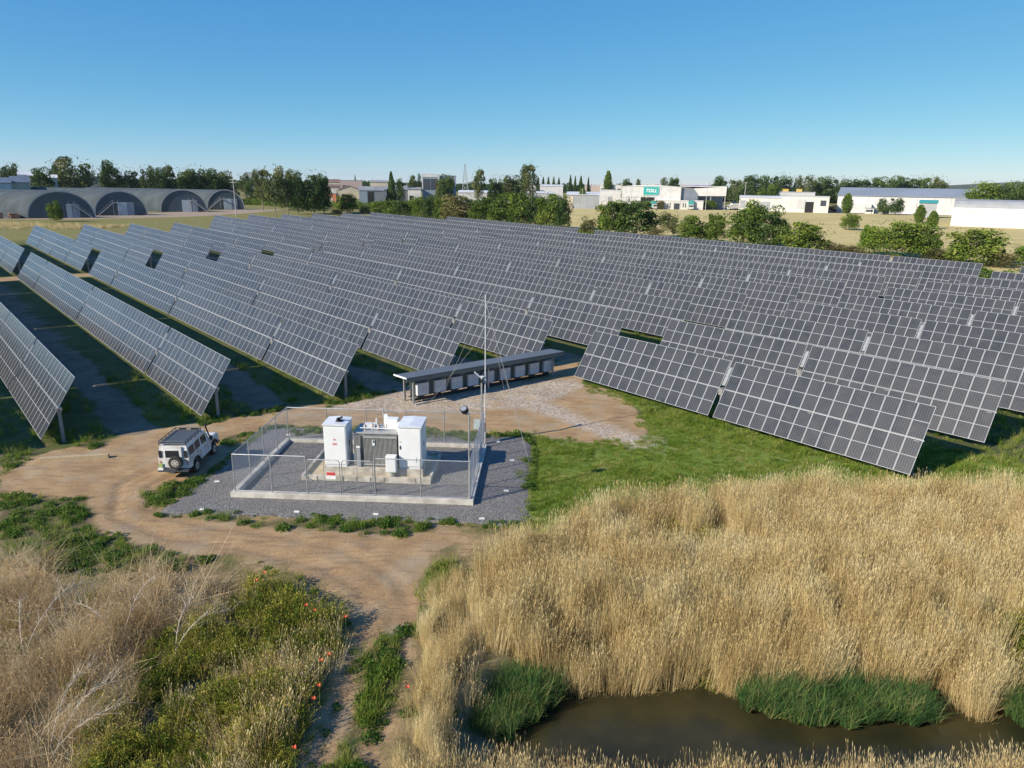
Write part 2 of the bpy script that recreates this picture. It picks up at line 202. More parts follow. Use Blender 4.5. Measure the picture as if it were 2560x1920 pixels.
BLD=[('small red brick annex beside the cream gabled warehouse',-122.7,443.8,-108.8,447.4,3.92,5.4,10,'flat',0,'brick','grey',[(0.62,0.85,0.0,0.6,'white','door')]),
('cream sheet warehouse wing behind the red brick annex',-119.4,454.6,-108.2,457.4,3.92,10.3,14,'para',1.2,'cream','rust',[(0.2,0.8,0.25,0.8,'white','wall_panel')]),
('cream gabled warehouse with a rusty roof',-102.3,427.6,-90.6,430.3,3.92,10.1,26,'gend',2.2,'cream','rust',[]),
('dark blue shaded warehouse hall joined to the cream gable',-85.5,404.1,-72.5,406.6,3.92,9.8,26,'para',2.0,'navy','grey',[(0.0,0.34,0.15,0.95,'steelblue','wall_panel'),(0.36,0.6,0,0.9,'black','door')]),
('long dark warehouse hall with twin roof humps',-78.8,439.6,-64.4,442.0,3.92,10.2,30,'para',2.2,'navy','grey',[(0.2,0.35,0.55,0.9,'steelblue','wall_panel'),(0.6,0.75,0.55,0.9,'steelblue','wall_panel')]),
('small white shed between the dark hall and the hedge',-60.3,415.6,-53.0,416.6,3.92,9.6,12,'para',1,'white','grey',[(0.1,0.4,0,0.6,'black','door')]),
('tall white framed modern box with dark glazing',-53.6,426.6,-44.0,427.7,3.92,17.2,14,'flat',0,'steelblue','white',[(0.02,0.98,0.92,0.998,'white','frame'),(0,0.05,0,0.92,'white','frame'),(0.95,1,0,0.92,'white','frame'),(0.08,0.48,0.5,0.86,'glass','window'),(0.52,0.92,0.5,0.86,'glass','window')]),
('grey flat building right of the white framed box',-45.1,442.7,-35.3,443.6,3.92,16.6,12,'flat',0,'steelblue','grey',[(0.1,0.9,0.55,0.8,'glass','window')]),
('long low white factory roof behind the hedge',-38.3,498.5,26.5,499.3,3.92,7.4,30,'para',1.2,'greyl','whiteroof',[(0.45,0.6,0.1,0.8,'steelblue','door'),(0.7,0.85,0.1,0.8,'steelblue','door')]),
('long grey sheet shed left of the teal sign building',27.8,392.4,45.1,390.8,3.92,8.5,40,'para',1.3,'steelgrey','whiteroof',[(0.0,0.2,0,0.9,'cream','wall_panel')]),
('white low office joined to the grey shed',53.9,466.9,67.0,465.2,3.92,9.4,20,'flat',0,'white','whiteroof',[(0.4,0.6,0,0.6,'steelgrey','door')]),
('flat pale block with square windows behind the grey shed',64.2,556.3,80.7,554.2,3.92,12.6,12,'flat',0,'white','white',[(0.05,0.2,0.5,0.8,'glass','window'),(0.25,0.42,0.5,0.8,'glass','window'),(0.55,0.72,0.5,0.8,'glass','window'),(0.78,0.94,0.5,0.8,'glass','window')]),
('pale roof block with a purple band on the skyline',136.3,604.8,159.9,599.0,3.92,13.1,20,'flat',0,'cream','purple',[(0.35,0.6,0.5,1,'purple','wall_panel'),(0.7,1,0.6,1,'purple','wall_panel')]),
('low white unit with grey roller doors,left of the big shed',120.0,392.1,140.4,385.2,3.92,7.9,22,'para',0.8,'white','whiteroof',[(0.02,0.14,0.25,0.8,'steelgrey','roller_door'),(0.32,0.46,0.0,0.72,'steelgrey','roller_door'),(0.52,0.72,0.0,0.72,'steelgrey','roller_door')]),
('white unit with a black doorway beside the low dark hedge',139.7,383.3,160.6,375.0,3.92,8.3,22,'flat',0.8,'white','greyl',[(0.33,0.5,0.25,0.85,'greyl','wall_panel'),(0.5,0.68,0.0,0.7,'black','roller_door'),(0.82,0.94,0.45,0.8,'glass','window')]),
('small beige building on the left skyline behind trees',-234.4,348.5,-229.5,351.7,3.92,14.6,14,'para',1.5,'cream','whiteroof',[(0.1,0.4,0.1,0.6,'glass','window')]),
('blue grey roofed house at the far left edge',-201.4,286.3,-197.6,288.9,3.92,12.1,14,'para',2.0,'white','slate',[(0.2,0.5,0.1,0.7,'glass','window')]),
('slate roofed house left of the dark round tree',-203.2,297.1,-197.9,300.7,3.92,12.7,14,'para',2.4,'cream','slate',[(0.2,0.4,0.1,0.6,'glass','window')]),
('white house glimpsed left of the big gum tree',-214.7,337.5,-210.8,339.9,3.92,13.6,10,'para',1.4,'white','whiteroof',[(0.3,0.6,0.2,0.6,'glass','window')]),
('white house glimpsed right of the big gum tree',-214.8,372.5,-210.6,374.9,3.92,13.2,9,'flat',0,'white','whiteroof',[(0.0,1.0,0.35,0.55,'glass','window')]),
('pale house roof behind the trees above the third curved shed',-227.1,576.9,-221.1,579.2,3.92,16.1,14,'para',1.5,'white','whiteroof',[(0.3,0.6,0.2,0.6,'glass','window')]),
('white roofed block behind the tall gum trees',-219.4,601.2,-212.2,603.8,3.92,18.4,14,'flat',0,'white','whiteroof',[]),
('brown roofed house on the skyline behind the warehouse',-153.5,600.7,-142.8,603.3,3.92,13.6,14,'para',2,'cream','rust',[(0.3,0.6,0.2,0.6,'glass','window')]),
('wide flat pale building on the skyline behind the warehouse',-147.4,622.8,-129.7,626.7,3.92,13.2,14,'flat',0,'pinkish','grey',[(0.1,0.3,0.3,0.7,'glass','window')]),
('cream house with red roof on the skyline above the dark hall',-115.4,588.8,-101.5,591.3,3.92,13.5,14,'para',1.6,'cream','grey',[(0.2,0.4,0.2,0.6,'glass','window'),(0.6,0.8,0.2,0.6,'glass','window')]),
('low white roof line right of the round dark trees',0.9,560.0,16.1,559.8,3.92,11.7,16,'flat',0,'white','whiteroof',[]),
('pale skyline roofs left of the slender poplar',19.8,579.7,37.9,578.8,3.92,11.9,16,'para',1,'white','whiteroof',[(0.1,0.9,0.1,0.4,'steelgrey','wall_panel')]),
('low roof block right of the far conifers',56.6,597.3,68.7,596.0,3.92,12.1,14,'flat',0,'pinkish','whiteroof',[]),
('yellow machine shed top above the white unit roof',177.6,488.7,180.9,487.5,3.92,11.4,8,'flat',0,'yellow','yellow',[]),
('second yellow shed top above the white unit roof',185.5,485.8,188.7,484.6,3.92,11.5,8,'flat',0,'yellow','yellow',[]),
('pale roof strip above the roller door unit',152.4,444.6,177.5,435.2,3.92,10.0,14,'flat',0,'greyl','slatel',[]),
('dark teal roofed hut behind the paddock trees',183.5,332.8,189.6,329.3,3.92,7.8,10,'para',1.2,'steelgrey','teal',[])]
# ------------------------------------------------------------ ground
AZR=R(-41.44); RD=(math.sin(AZR),math.cos(AZR)); NN=(math.cos(AZR),-math.sin(AZR))
TILT=R(58.1); TL=4.43; HB=.45; NK=lambda k:5.7+9.35*k
U0={-1:-52.4,0:-51.3,1:-49.8,2:-48.3,3:-47.0,4:-45.8,5:-44.7,6:-43.9,7:-42.9,8:-41.5,9:-40.1,10:-39.0,11:-37.9,12:-36.8,13:-35.7}
Z_PAD=[(-18.05,33.57),(.75,32.75),(1.35,45.45),(-16.75,46.6)]
X0,Y0=-15.01,35.67; EA=R(-2.6)      # enclosure corner and direction
def E2(u,v,z=0): return (X0+u*math.cos(EA)-v*math.sin(EA),Y0+u*math.sin(EA)+v*math.cos(EA),z)
PADDOCK=[(22,182),(60,150),(95,128),(140,100),(400,120),(420,330),(330,330),(215,382),(150,422),(60,436),(20,410),(15,300)]
BACKGRASS=[(-30,200),(20,182),(20,420),(-120,430),(-120,300),(-128,230),(-70,215)]
YARD=[(40,405),(60,402),(130,398),(176,380),(215,362),(260,420),(160,470),(40,460)]
SHEDTRACK=[(-190,218),(-170,226),(-140,240),(-116,262),(-104,292),(-100,322),(-118,324),(-130,292),(-150,262),(-175,240),(-200,232)]
def field_zones(x,y):
    nn=x*NN[0]+y*NN[1]; uu=-(x*RD[0]+y*RD[1]); kk=(nn-5.7)/9.35
    u0=-51.0+1.18*kk
    inarr=np.clip((uu+214)/2+.5,0,1)*np.clip((-uu+u0+2)/2,0,1)*np.clip((kk+2.2)*4,0,1)*np.clip((14.2-kk)*4,0,1)
    fr=kk-np.floor(kk); lane=np.clip((.15-np.abs(fr-.575+(vnoise(x,y,4.0,61,3)-.5)*.22))/.09+.5,0,1)*inarr
    cross=np.clip((2.6-np.abs(uu-(u0-84.4)))/.8,0,1)*np.clip((kk+2)*3,0,1)*np.clip((14.3-kk)*4,0,1)
    return nn,uu,lane,cross,inarr
def creek(x,y):
    """depth profile of the creek: -1.5 in the bed, rising over two metres of bank"""
    s=sdist(x,y,Z_WATER[0]); wob=(vnoise(x,y,1.6,21,2)-.5)*.7
    return -1.45*np.clip((s+wob+2.0)/2.6,0,1)**.8
def relief(x,y):
    x=np.asarray(x,float); y=np.asarray(y,float)
    q=np.hypot(x,y); z=0.014*np.minimum(np.maximum(0,q-40),280)
    near=np.clip((90-q)/20,0,1)
    pad=zone(x,y,[Z_PAD],.4)
    z=z+near*(1-pad)*((vnoise(x,y,2.2,3,3)-.5)*.16+(vnoise(x,y,.5,8,2)-.5)*.05)
    d=zone(x,y,Z_DIRT,.6)
    m=(q<45)
    z=z+np.where(m,creek(x,y),0)
    # wheel ruts of the track curve
    for ox in (-.8,.8):
        dd=np.abs(track_d(x,y)-ox); z=z-.10*np.clip(1-dd/.32,0,1)*d+.05*np.clip(1-np.abs(dd-.42)/.22,0,1)*d
    z=z+.35*zone(x,y,Z_BROWN+Z_TWIG,1.0)*(vnoise(x,y,1.4,31,2)) 
    far=np.clip((q-420)/300,0,1); z=z+far*0
    return z
TRK=[(-4.7,14.5),(-4.85,19),(-4.8,22),(-4.7,24.5),(-5.6,27),(-8.2,29.3),(-12,30.7),(-16,31.6),(-19.6,33.5),(-21.2,37),(-19.8,40.5),(-16.9,45.5),(-14,48.2),(-9,50)]
def track_d(x,y):
    """signed lateral distance from the wheel track centre line"""
    best=np.full(np.shape(x),1e9); sg=np.zeros(np.shape(x))
    for (ax,ay),(bx,by) in zip(TRK,TRK[1:]):
        dx,dy=bx-ax,by-ay; l=dx*dx+dy*dy; t=np.clip(((x-ax)*dx+(y-ay)*dy)/l,0,1); px,py=x-ax-t*dx,y-ay-t*dy
        d=np.hypot(px,py); s=np.sign(dx*py-dy*px); c=d<best; best=np.where(c,d,best); sg=np.where(c,s,sg)
    return best*sg
def axis(a0,a1,st,b0,b1,st2,e0,e1):
    L=list(np.arange(a0,a1,st)); v=a1
    while v<b1: L.append(v); v+=st2
    g=st2
    while v<e1: L.append(v); g*=1.13; v+=g
    L.append(e1); v=a0-st2
    M=[]
    while v>b0: M.append(v); v-=st2
    g=st2
    while v>e0: M.append(v); g*=1.13; v-=g
    M.append(e0); return np.array(M[::-1]+L)
gx=axis(-42,46,.3,-170,130,1.6,-4200,4200); gy=axis(12,72,.3,6,300,1.6,-60,6500)
GX,GY=np.meshgrid(gx,gy); fx=GX.ravel(); fy=GY.ravel(); GZ=relief(fx,fy)
nn,uu,lane,cross,inarr=field_zones(fx,fy)
za=np.zeros((len(fx),4),np.float32); zb=za.copy(); zc=za.copy()
za[:,0]=np.maximum(zone(fx,fy,Z_DIRT,.5,.5,2),cross); za[:,0]=np.maximum(za[:,0],np.where((fy<36)&(fx<1),.52,0)); za[:,1]=zone(fx,fy,Z_PALE,.8,.6,3); za[:,2]=zone(fx,fy,Z_LUSH,1.2,1.0,4); td=track_d(fx,fy)+(vnoise(fx,fy,3,71,2)-.5)*.5
za[:,3]=np.clip(sum(a_*np.exp(-((td-o_)/w_)**2) for o_,w_,a_ in ((-.85,.22,1),(.8,.22,1),(-1.5,.16,.55),(1.45,.18,.6),(.1,.14,.4),(2.3,.2,.45),(-2.3,.2,.35))),0,1)*(.35+.65*vnoise(fx,fy,2.0,72,2))
zb[:,0]=np.clip(zone(fx,fy,Z_REED+Z_GOLD+Z_BUSH+Z_VERGE+Z_BROWN,.7),0,1); zb[:,1]=zone(fx,fy,Z_WEED,.5,.5,6); zb[:,2]=zone(fx,fy,[PADDOCK],6,4,7); zb[:,3]=1
zc[:,0]=lane; zc[:,1]=zone(fx,fy,[YARD],4); zc[:,2]=zone(fx,fy,[SHEDTRACK],4,3,9); zc[:,3]=np.clip((uu+205)/8,0,1)*np.clip((14.5-(nn-5.7)/9.35)*3,0,1)
isl=np.clip(zone(fx,fy,Z_WATER,1.6,0,0),0,1); zb[:,0]=np.maximum(zb[:,0],isl)
M_ground=new_mat('ground_soil'); n,l=nt(M_ground); bs=n['Principled BSDF']; bs.inputs['Roughness'].default_value=.95; bs.inputs['Specular IOR Level'].default_value=.15
geo=n.new('ShaderNodeNewGeometry')
def N(scale,detail=4,rough=.6,stretch=None):
    t=n.new('ShaderNodeTexNoise'); t.inputs['Scale'].default_value=scale; t.inputs['Detail'].default_value=detail; t.inputs['Roughness'].default_value=rough
    if stretch:
        mp=n.new('ShaderNodeMapping'); mp.inputs['Scale'].default_value=stretch; mp.inputs['Rotation'].default_value=(0,0,R(20)); l.new(geo.outputs['Position'],mp.inputs[0]); l.new(mp.outputs[0],t.inputs['Vector'])
    else: l.new(geo.outputs['Position'],t.inputs['Vector'])
    return t.outputs[0]
def MIX(fac,a_,b_):
    t=n.new('ShaderNodeMix'); t.data_type='RGBA'; 
    for s_,v in (('Factor',fac),('A',a_),('B',b_)):
        if isinstance(v,tuple): t.inputs[s_].default_value=(*v,1)
        elif isinstance(v,float): t.inputs[s_].default_value=v
        else: l.new(v,t.inputs[s_])
    return t.outputs['Result']
def MR(v,a_,b_):
    t=n.new('ShaderNodeMapRange'); t.inputs[1].default_value=a_; t.inputs[2].default_value=b_; l.new(v,t.inputs[0]); return t.outputs[0]
def MA(op,a_,b_=None,c_=None):
    t=n.new('ShaderNodeMath'); t.operation=op
    for i,v in enumerate((a_,b_,c_)):
        if v is None: continue
        if isinstance(v,(int,float)): t.inputs[i].default_value=v
        else: l.new(v,t.inputs[i])
    return t.outputs[0]
def AT(name):
    t=n.new('ShaderNodeAttribute'); t.attribute_name=name; s=n.new('ShaderNodeSeparateColor'); l.new(t.outputs['Color'],s.inputs[0]); return list(s.outputs)[:3]+[t.outputs['Alpha']]
A_,B_,C_=AT('za'),AT('zb'),AT('zc')
n_big=N(.07,4); n_mid=N(.6,5,.65); n_fin=N(6,5,.7); n_grain=N(28,3,.7)
nm=MA('ADD',MA('MULTIPLY',n_mid,.65),MA('MULTIPLY',n_fin,.35))
def TH(z,amt=.9,soft=.18): # noisy threshold of a zone weight
    v=MA('ADD',z,MA('MULTIPLY',MA('SUBTRACT',nm,.5),amt)); return MR(v,.5-soft,.5+soft)
base=MIX(MR(nm,.42,.66),(.055,.085,.022),(.15,.13,.06)); base=MIX(MR(n_big,.4,.65),base,(.13,.14,.04))
base=MIX(C_[3],(.20,.185,.065),base)
soil=MIX(MR(n_mid,.35,.65),(.31,.20,.100),(.42,.29,.155)); soil=MIX(MR(N(1.6,4,.6,(.35,2.4,1)),.5,.68),soil,(.24,.158,.09))
soil=MIX(MR(n_grain,.56,.72),soil,(.50,.38,.24)); soil=MIX(MR(n_fin,.60,.72),soil,(.20,.135,.085)); vs_=n.new('ShaderNodeTexVoronoi'); vs_.inputs['Scale'].default_value=7; l.new(geo.outputs['Position'],vs_.inputs['Vector']); soil=MIX(MA('MULTIPLY',MR(vs_.outputs['Distance'],.16,.10),MR(n_mid,.45,.6)),soil,(.58,.50,.38)); soil=MIX(MR(N(.35,4,.6),.5,.7),soil,(.36,.29,.20))
vg=n.new('ShaderNodeTexVoronoi'); vg.inputs['Scale'].default_value=9; l.new(geo.outputs['Position'],vg.inputs['Vector']); pale=MIX(MR(vg.outputs['Color'],.15,.85),(.22,.175,.135),(.60,.54,.46)); soil=MIX(MA('MULTIPLY',A_[3],.75),soil,MIX(MR(n_fin,.4,.6),(.19,.125,.075),(.27,.19,.12))); pale=MIX(MR(n_mid,.5,.7),pale,(.40,.30,.19))
lanec=MIX(MR(nm,.4,.6),(.17,.135,.10),(.27,.21,.155))
lush=MIX(MR(nm,.38,.6),(.095,.16,.022),(.18,.24,.04)); lush=MIX(MR(n_fin,.60,.68),lush,(.26,.21,.12)); lush=MIX(MR(n_mid,.56,.66),lush,(.25,.22,.10)); lush=MIX(MR(n_grain,.5,.7),lush,(.05,.085,.02))
litter=MIX(MR(nm,.4,.6),(.09,.075,.04),(.21,.165,.09))
pad_=MIX(MR(N(.05,5,.6,(1,3.0,1)),.35,.65),(.43,.35,.15),(.56,.46,.22)); pad_=MIX(MR(n_mid,.6,.7),pad_,(.30,.27,.09))
tar=MIX(MR(nm,.3,.7),(.13,.13,.13),(.2,.19,.185))
c=MIX(TH(B_[2],.5),base,pad_); c=MIX(MA('MULTIPLY',TH(C_[0],1.1,.25),.9),c,lanec); c=MIX(TH(A_[2],1.3),c,lush); c=MIX(TH(A_[0],.7,.12),c,soil); c=MIX(MA('MULTIPLY',TH(A_[1],1.7,.3),.8),c,pale)
c=MIX(TH(B_[1],1.2),c,MIX(MR(nm,.45,.6),(.06,.085,.025),(.2,.14,.08))); c=MIX(TH(C_[2],.5),c,(.33,.26,.2)); c=MIX(TH(C_[1],.3),c,tar); c=MIX(TH(B_[0],.5),c,litter)
l.new(c,bs.inputs['Base Color'])
bp=n.new('ShaderNodeBump'); bp.inputs['Strength'].default_value=.9; bp.inputs['Distance'].default_value=.05; l.new(MA('ADD',MA('MULTIPLY',n_fin,.7),MA('MULTIPLY',n_grain,.35)),bp.inputs['Height']); l.new(bp.outputs[0],bs.inputs['Normal'])
nx,ny=len(gx),len(gy); I=np.arange(nx*ny).reshape(ny,nx)
F4=np.stack([I[:-1,:-1],I[:-1,1:],I[1:,1:],I[1:,:-1]],-1).reshape(-1,4)
V3=np.stack([fx,fy,GZ],-1)
dz=za[:,0][F4].mean(1)>.5; pz=(zb[:,2][F4].mean(1)>.5)&~dz; lz=(zc[:,0][F4].mean(1)>.5)&~dz&~pz
for nm_,sel in (('dirt_track',dz),('paddock_field',pz),('lane_path',lz),('ground',~(dz|pz|lz))):
    Fs=F4[sel]; used,inv=np.unique(Fs,return_inverse=True); me=npmesh(nm_,V3[used],inv.reshape(-1,4),M_ground)
    for an,arr in (('za',za),('zb',zb),('zc',zc)):
        ca=me.attributes.new(an,'FLOAT_COLOR','POINT'); ca.data.foreach_set('color',arr[used].ravel())
    me.polygons.foreach_set('use_smooth',[True]*len(me.polygons)); tag(link(nm_,me),kind='structure')
# gravel pad: sheet of crushed rock
M_gravel=new_mat('blue_metal_gravel'); n,l=nt(M_gravel); bs=n['Principled BSDF']; bs.inputs['Roughness'].default_value=.9; geo=n.new('ShaderNodeNewGeometry')
vo=n.new('ShaderNodeTexVoronoi'); vo.inputs['Scale'].default_value=16; l.new(geo.outputs['Position'],vo.inputs['Vector'])
c=MIX(MR(vo.outputs['Color'],.2,.8),(.10,.096,.09),(.27,.26,.245)); c=MIX(MR(N(.5,4),.4,.65),c,MIX(.45,c,(.15,.14,.13))); l.new(c,bs.inputs['Base Color'])
bp=n.new('ShaderNodeBump'); bp.inputs['Strength'].default_value=1; bp.inputs['Distance'].default_value=.04; l.new(vo.outputs['Distance'],bp.inputs['Height']); l.new(bp.outputs[0],bs.inputs['Normal'])
px=np.arange(-18.6,1.9,.2); py=np.arange(32.4,47,.2); PX,PY=np.meshgrid(px,py); PZ=np.full(PX.size,0.0)
s_=sdist(PX.ravel(),PY.ravel(),Z_PAD); wob=(vnoise(PX.ravel(),PY.ravel(),.9,5,3)-.5)*.5
q_=np.hypot(PX.ravel(),PY.ravel()); PZ=.014*np.maximum(0,q_-40)+.045+np.clip(s_+wob,-.5,.0)*.5+(vnoise(PX.ravel(),PY.ravel(),.3,2,2)-.5)*.012
I=np.arange(PX.size).reshape(PX.shape); F4=np.stack([I[:-1,:-1],I[:-1,1:],I[1:,1:],I[1:,:-1]],-1).reshape(-1,4)
keep=(s_+wob)[F4].min(1)>-.28
Fs=F4[keep]; used,inv=np.unique(Fs,return_inverse=True)
tag(link('gravel_pad',npmesh('gravel_pad',np.stack([PX.ravel(),PY.ravel(),PZ],-1)[used],inv.reshape(-1,4),M_gravel)),kind='structure')
# creek water
M_water=new_mat('creek_water'); n,l=nt(M_water); bs=n['Principled BSDF']; bs.inputs['Base Color'].default_value=(.02,.018,.008,1); bs.inputs['Roughness'].default_value=.06; bs.inputs['IOR'].default_value=1.33
geo=n.new('ShaderNodeNewGeometry'); c=MIX(MR(N(.35,3),.35,.65),(.022,.022,.011),(.050,.043,.016)); l.new(c,bs.inputs['Base Color'])
bp=n.new('ShaderNodeBump'); bp.inputs['Strength'].default_value=.12; bp.inputs['Distance'].default_value=.03; l.new(N(3.5,3),bp.inputs['Height']); l.new(bp.outputs[0],bs.inputs['Normal'])
wb=MB(); wb.quad((-6,12.2,-1.0),(46,12.2,-1.0),(46,27,-1.0),(-6,27,-1.0)); wb.build('creek_water',M_water,kind='structure')
# ------------------------------------------------------------ vegetation (uncountable ground cover as instanced clumps)
def blades(n_,rad,h0,h1,w,bend,seg=2,t0=.2,t1=.8,head=0,rs=None,spread=.25,headw=1.8,headt=0.0,square=False):
    rs=rs or RS; th=rs.rand(n_)*2*np.pi; rr=rad*np.sqrt(rs.rand(n_)); bx=rr*np.cos(th); by=rr*np.sin(th)
    if square: bx=(rs.rand(n_)-.5)*2*rad; by=(rs.rand(n_)-.5)*2*rad
    h=h0+(h1-h0)*rs.rand(n_); az=rs.rand(n_)*2*np.pi; bd=bend*(.3+rs.rand(n_)); fa=rs.rand(n_)*np.pi; tint=t0+(t1-t0)*rs.rand(n_)
    ox=spread*bx/max(rad,.01); oy=spread*by/max(rad,.01)
    Vs=[];Fs=[];Ts=[]; m=seg+1; ts=np.linspace(0,1,m)
    P=[]
    for t in ts:
        wx=w*(1-.75*t)*.5
        x=bx+ox*h*t+np.cos(az)*bd*h*t*t; y=by+oy*h*t+np.sin(az)*bd*h*t*t; z=h*t*(1-.25*bd*t)
        P.append(np.stack([np.stack([x-np.cos(fa)*wx,y-np.sin(fa)*wx,z],-1),np.stack([x+np.cos(fa)*wx,y+np.sin(fa)*wx,z],-1)],1))
    P=np.stack(P,1).reshape(n_,m*2,3); base=np.arange(n_)[:,None]*(m*2)
    F_=np.concatenate([base+np.array([2*i,2*i+1,2*i+3,2*i+2]) for i in range(seg)],0)
    V=P.reshape(-1,3); T=np.repeat(tint,m*2)
    if head:
        top=P[:,-2:,:].mean(1); d=(P[:,-2:,:].mean(1)-P[:,-4:-2,:].mean(1)); d/=np.linalg.norm(d,axis=1)[:,None]
        hl=head*(.7+.6*rs.rand(n_)); hw=w*headw*.5; a_=top-d*hl[:,None]*.4; b_=top+d*hl[:,None]*.6; mdl=(a_+b_)/2
        off=np.stack([np.cos(fa)*hw,np.sin(fa)*hw,np.zeros(n_)],-1)
        H_=np.stack([a_,mdl-off,b_,mdl+off],1).reshape(-1,3); k=len(V); F_=np.concatenate([F_,k+np.arange(n_)[:,None]*4+np.array([0,1,2,3])],0); V=np.concatenate([V,H_]); T=np.concatenate([T,np.repeat(tint+headt,4)])
    return V,F_,T
def leaves(n_,rx,rz,z0,size,t0=.2,t1=.8,rs=None,shell=.5,squash=1.0,clumps=0,flat=False):
    """leaf quads through a dome or ellipsoid volume, gathered in clumps"""
    rs=rs or RS; d=rs.randn(n_,3); d/=np.linalg.norm(d,axis=1)[:,None]; r=shell+(1-shell)*rs.rand(n_)**.5
    if clumps:
        cd=rs.randn(clumps,3); cd/=np.linalg.norm(cd,axis=1)[:,None]; cr=.45+.5*rs.rand(clumps); C=cd*cr[:,None]; w_=rs.randint(0,clumps,n_); rad=.22+.2*rs.rand(clumps)
        P=C[w_]+d*r[:,None]*rad[w_][:,None]; ct=(rs.rand(clumps)-.5)*.25
        tt=ct[w_]
    else: P=d*r[:,None]; tt=0
    P=P*np.array([rx,rx,rz]); P[:,2]+=z0
    if flat: P[:,2]=np.abs(P[:,2])
    a=rs.randn(n_,3); a/=np.linalg.norm(a,axis=1)[:,None]; b=np.cross(a,rs.randn(n_,3)); b/=np.linalg.norm(b,axis=1)[:,None]
    s=size*(.6+.8*rs.rand(n_))[:,None]; a=a*s; b=b*s*.6
    V=np.stack([P-a,P-b,P+a,P+b],1).reshape(-1,3); F_=np.arange(n_*4).reshape(-1,4); T=np.repeat(t0+(t1-t0)*rs.rand(n_)+tt,4); return V,F_,T
def joinv(*parts):
    V=[];F_=[];T=[];k=0
    for v,f,t in parts: V.append(v);F_.append(f+k);T.append(t);k+=len(v)
    return np.concatenate(V),np.concatenate(F_),np.concatenate(T)
def proto(name,parts,m):
    v,f,t=joinv(*parts) if isinstance(parts,list) else parts
    return bpy.data.objects.new(name,npmesh(name,v,f,m,tint=t))
def scatter(name,P,rot,scl,pick,protos,m=None,**kw):
    me=bpy.data.meshes.new(name); me.vertices.add(len(P)); me.vertices.foreach_set('co',P.astype(np.float32).ravel())
    at=me.attributes.new('rot','FLOAT_VECTOR','POINT'); at.data.foreach_set('vector',rot.astype(np.float32).ravel())
    at=me.attributes.new('scl','FLOAT_VECTOR','POINT'); at.data.foreach_set('vector',scl.astype(np.float32).ravel())
    at=me.attributes.new('pick','INT','POINT'); at.data.foreach_set('value',pick.astype(np.int32))
    o=link(name,me); ng=bpy.data.node_groups.new(name,'GeometryNodeTree'); ng.interface.new_socket('Geometry',in_out='INPUT',socket_type='NodeSocketGeometry'); ng.interface.new_socket('Geometry',in_out='OUTPUT',socket_type='NodeSocketGeometry')
    N_=ng.nodes; L_=ng.links; gi=N_.new('NodeGroupInput'); go=N_.new('NodeGroupOutput'); ip=N_.new('GeometryNodeInstanceOnPoints'); jn=N_.new('GeometryNodeJoinGeometry')
    for p in reversed(protos):
        oi=N_.new('GeometryNodeObjectInfo'); oi.inputs['Object'].default_value=p; oi.inputs['As Instance'].default_value=True; L_.new(oi.outputs['Geometry'],jn.inputs[0])
    def na(nm,ty):
        a=N_.new('GeometryNodeInputNamedAttribute'); a.data_type=ty; a.inputs['Name'].default_value=nm; return a.outputs['Attribute']
    L_.new(gi.outputs[0],ip.inputs['Points']); L_.new(jn.outputs[0],ip.inputs['Instance']); ip.inputs['Pick Instance'].default_value=True
    L_.new(na('pick','INT'),ip.inputs['Instance Index']); L_.new(na('rot','FLOAT_VECTOR'),ip.inputs['Rotation']); L_.new(na('scl','FLOAT_VECTOR'),ip.inputs['Scale']); L_.new(ip.outputs[0],go.inputs[0])
    md=o.modifiers.new('scatter','NODES'); md.node_group=ng; tag(o,kind='stuff',**kw); return o
def sample(polys,dens,seed,blur=.5,wob=.4,thr=.5,cover=None,cs=1.2):
    rs=np.random.RandomState(seed); out=[]
    for p in polys:
        p_=np.array(p); x0,y0=p_.min(0)-.6; x1,y1=p_.max(0)+.6; m=int((x1-x0)*(y1-y0)*dens)
        x=x0+(x1-x0)*rs.rand(m); y=y0+(y1-y0)*rs.rand(m)
        w=zone(x,y,[p],blur,wob,seed); k=w>thr
        if cover is not None: k&=vnoise(x,y,cs,seed+9,3)<cover
        k&=(np.abs(x)<(y*.80+6)); out.append(np.stack([x[k],y[k]],-1))
    P=np.concatenate(out); return P
def put(name,P,protos,s0,s1,seed,hs=.35,lean=.12,z0=0.0,**kw):
    rs=np.random.RandomState(seed+1); m=len(P); z=relief(P[:,0],P[:,1])+z0
    s=s0+(s1-s0)*rs.rand(m); hv=(1-hs/2)+hs*vnoise(P[:,0],P[:,1],2.4,seed+3,3)
    la=vnoise(P[:,0],P[:,1],3.0,seed+4,2)*2*np.pi*2
    lp=np.clip((vnoise(P[:,0],P[:,1],1.8,seed+6,2)-.65)*6,0,1)+1; lean=lean*lp
    rot=np.stack([np.cos(la)*lean*rs.rand(m)*1.6,np.sin(la)*lean*rs.rand(m)*1.6,rs.rand(m)*2*np.pi],-1)
    return scatter(name,np.stack([P[:,0],P[:,1],z],-1),rot,np.stack([s,s,s*hv],-1),rs.randint(0,len(protos),m),protos,**kw)
L_reed=leafmat('dry_reed_straw',[(.0,(.30,.20,.09)),(.25,(.52,.385,.18)),(.5,(.68,.55,.28)),(.8,(.77,.66,.38)),(1,(.80,.72,.50))],.38,.55)
L_grass=leafmat('green_grass',[(.0,(.06,.11,.016)),(.4,(.15,.235,.032)),(.65,(.24,.33,.05)),(.85,(.37,.38,.10)),(1,(.50,.42,.20))],.35,.5)
L_weed=leafmat('broadleaf_weeds',[(.0,(.035,.08,.018)),(.45,(.085,.165,.034)),(.75,(.15,.24,.05)),(1,(.28,.31,.08))],.35,.9)
L_sedge=leafmat('creek_sedge',[(.0,(.035,.075,.03)),(.4,(.08,.17,.06)),(.7,(.14,.26,.075)),(.9,(.26,.34,.09)),(1,(.40,.36,.16))],.35,1.1)
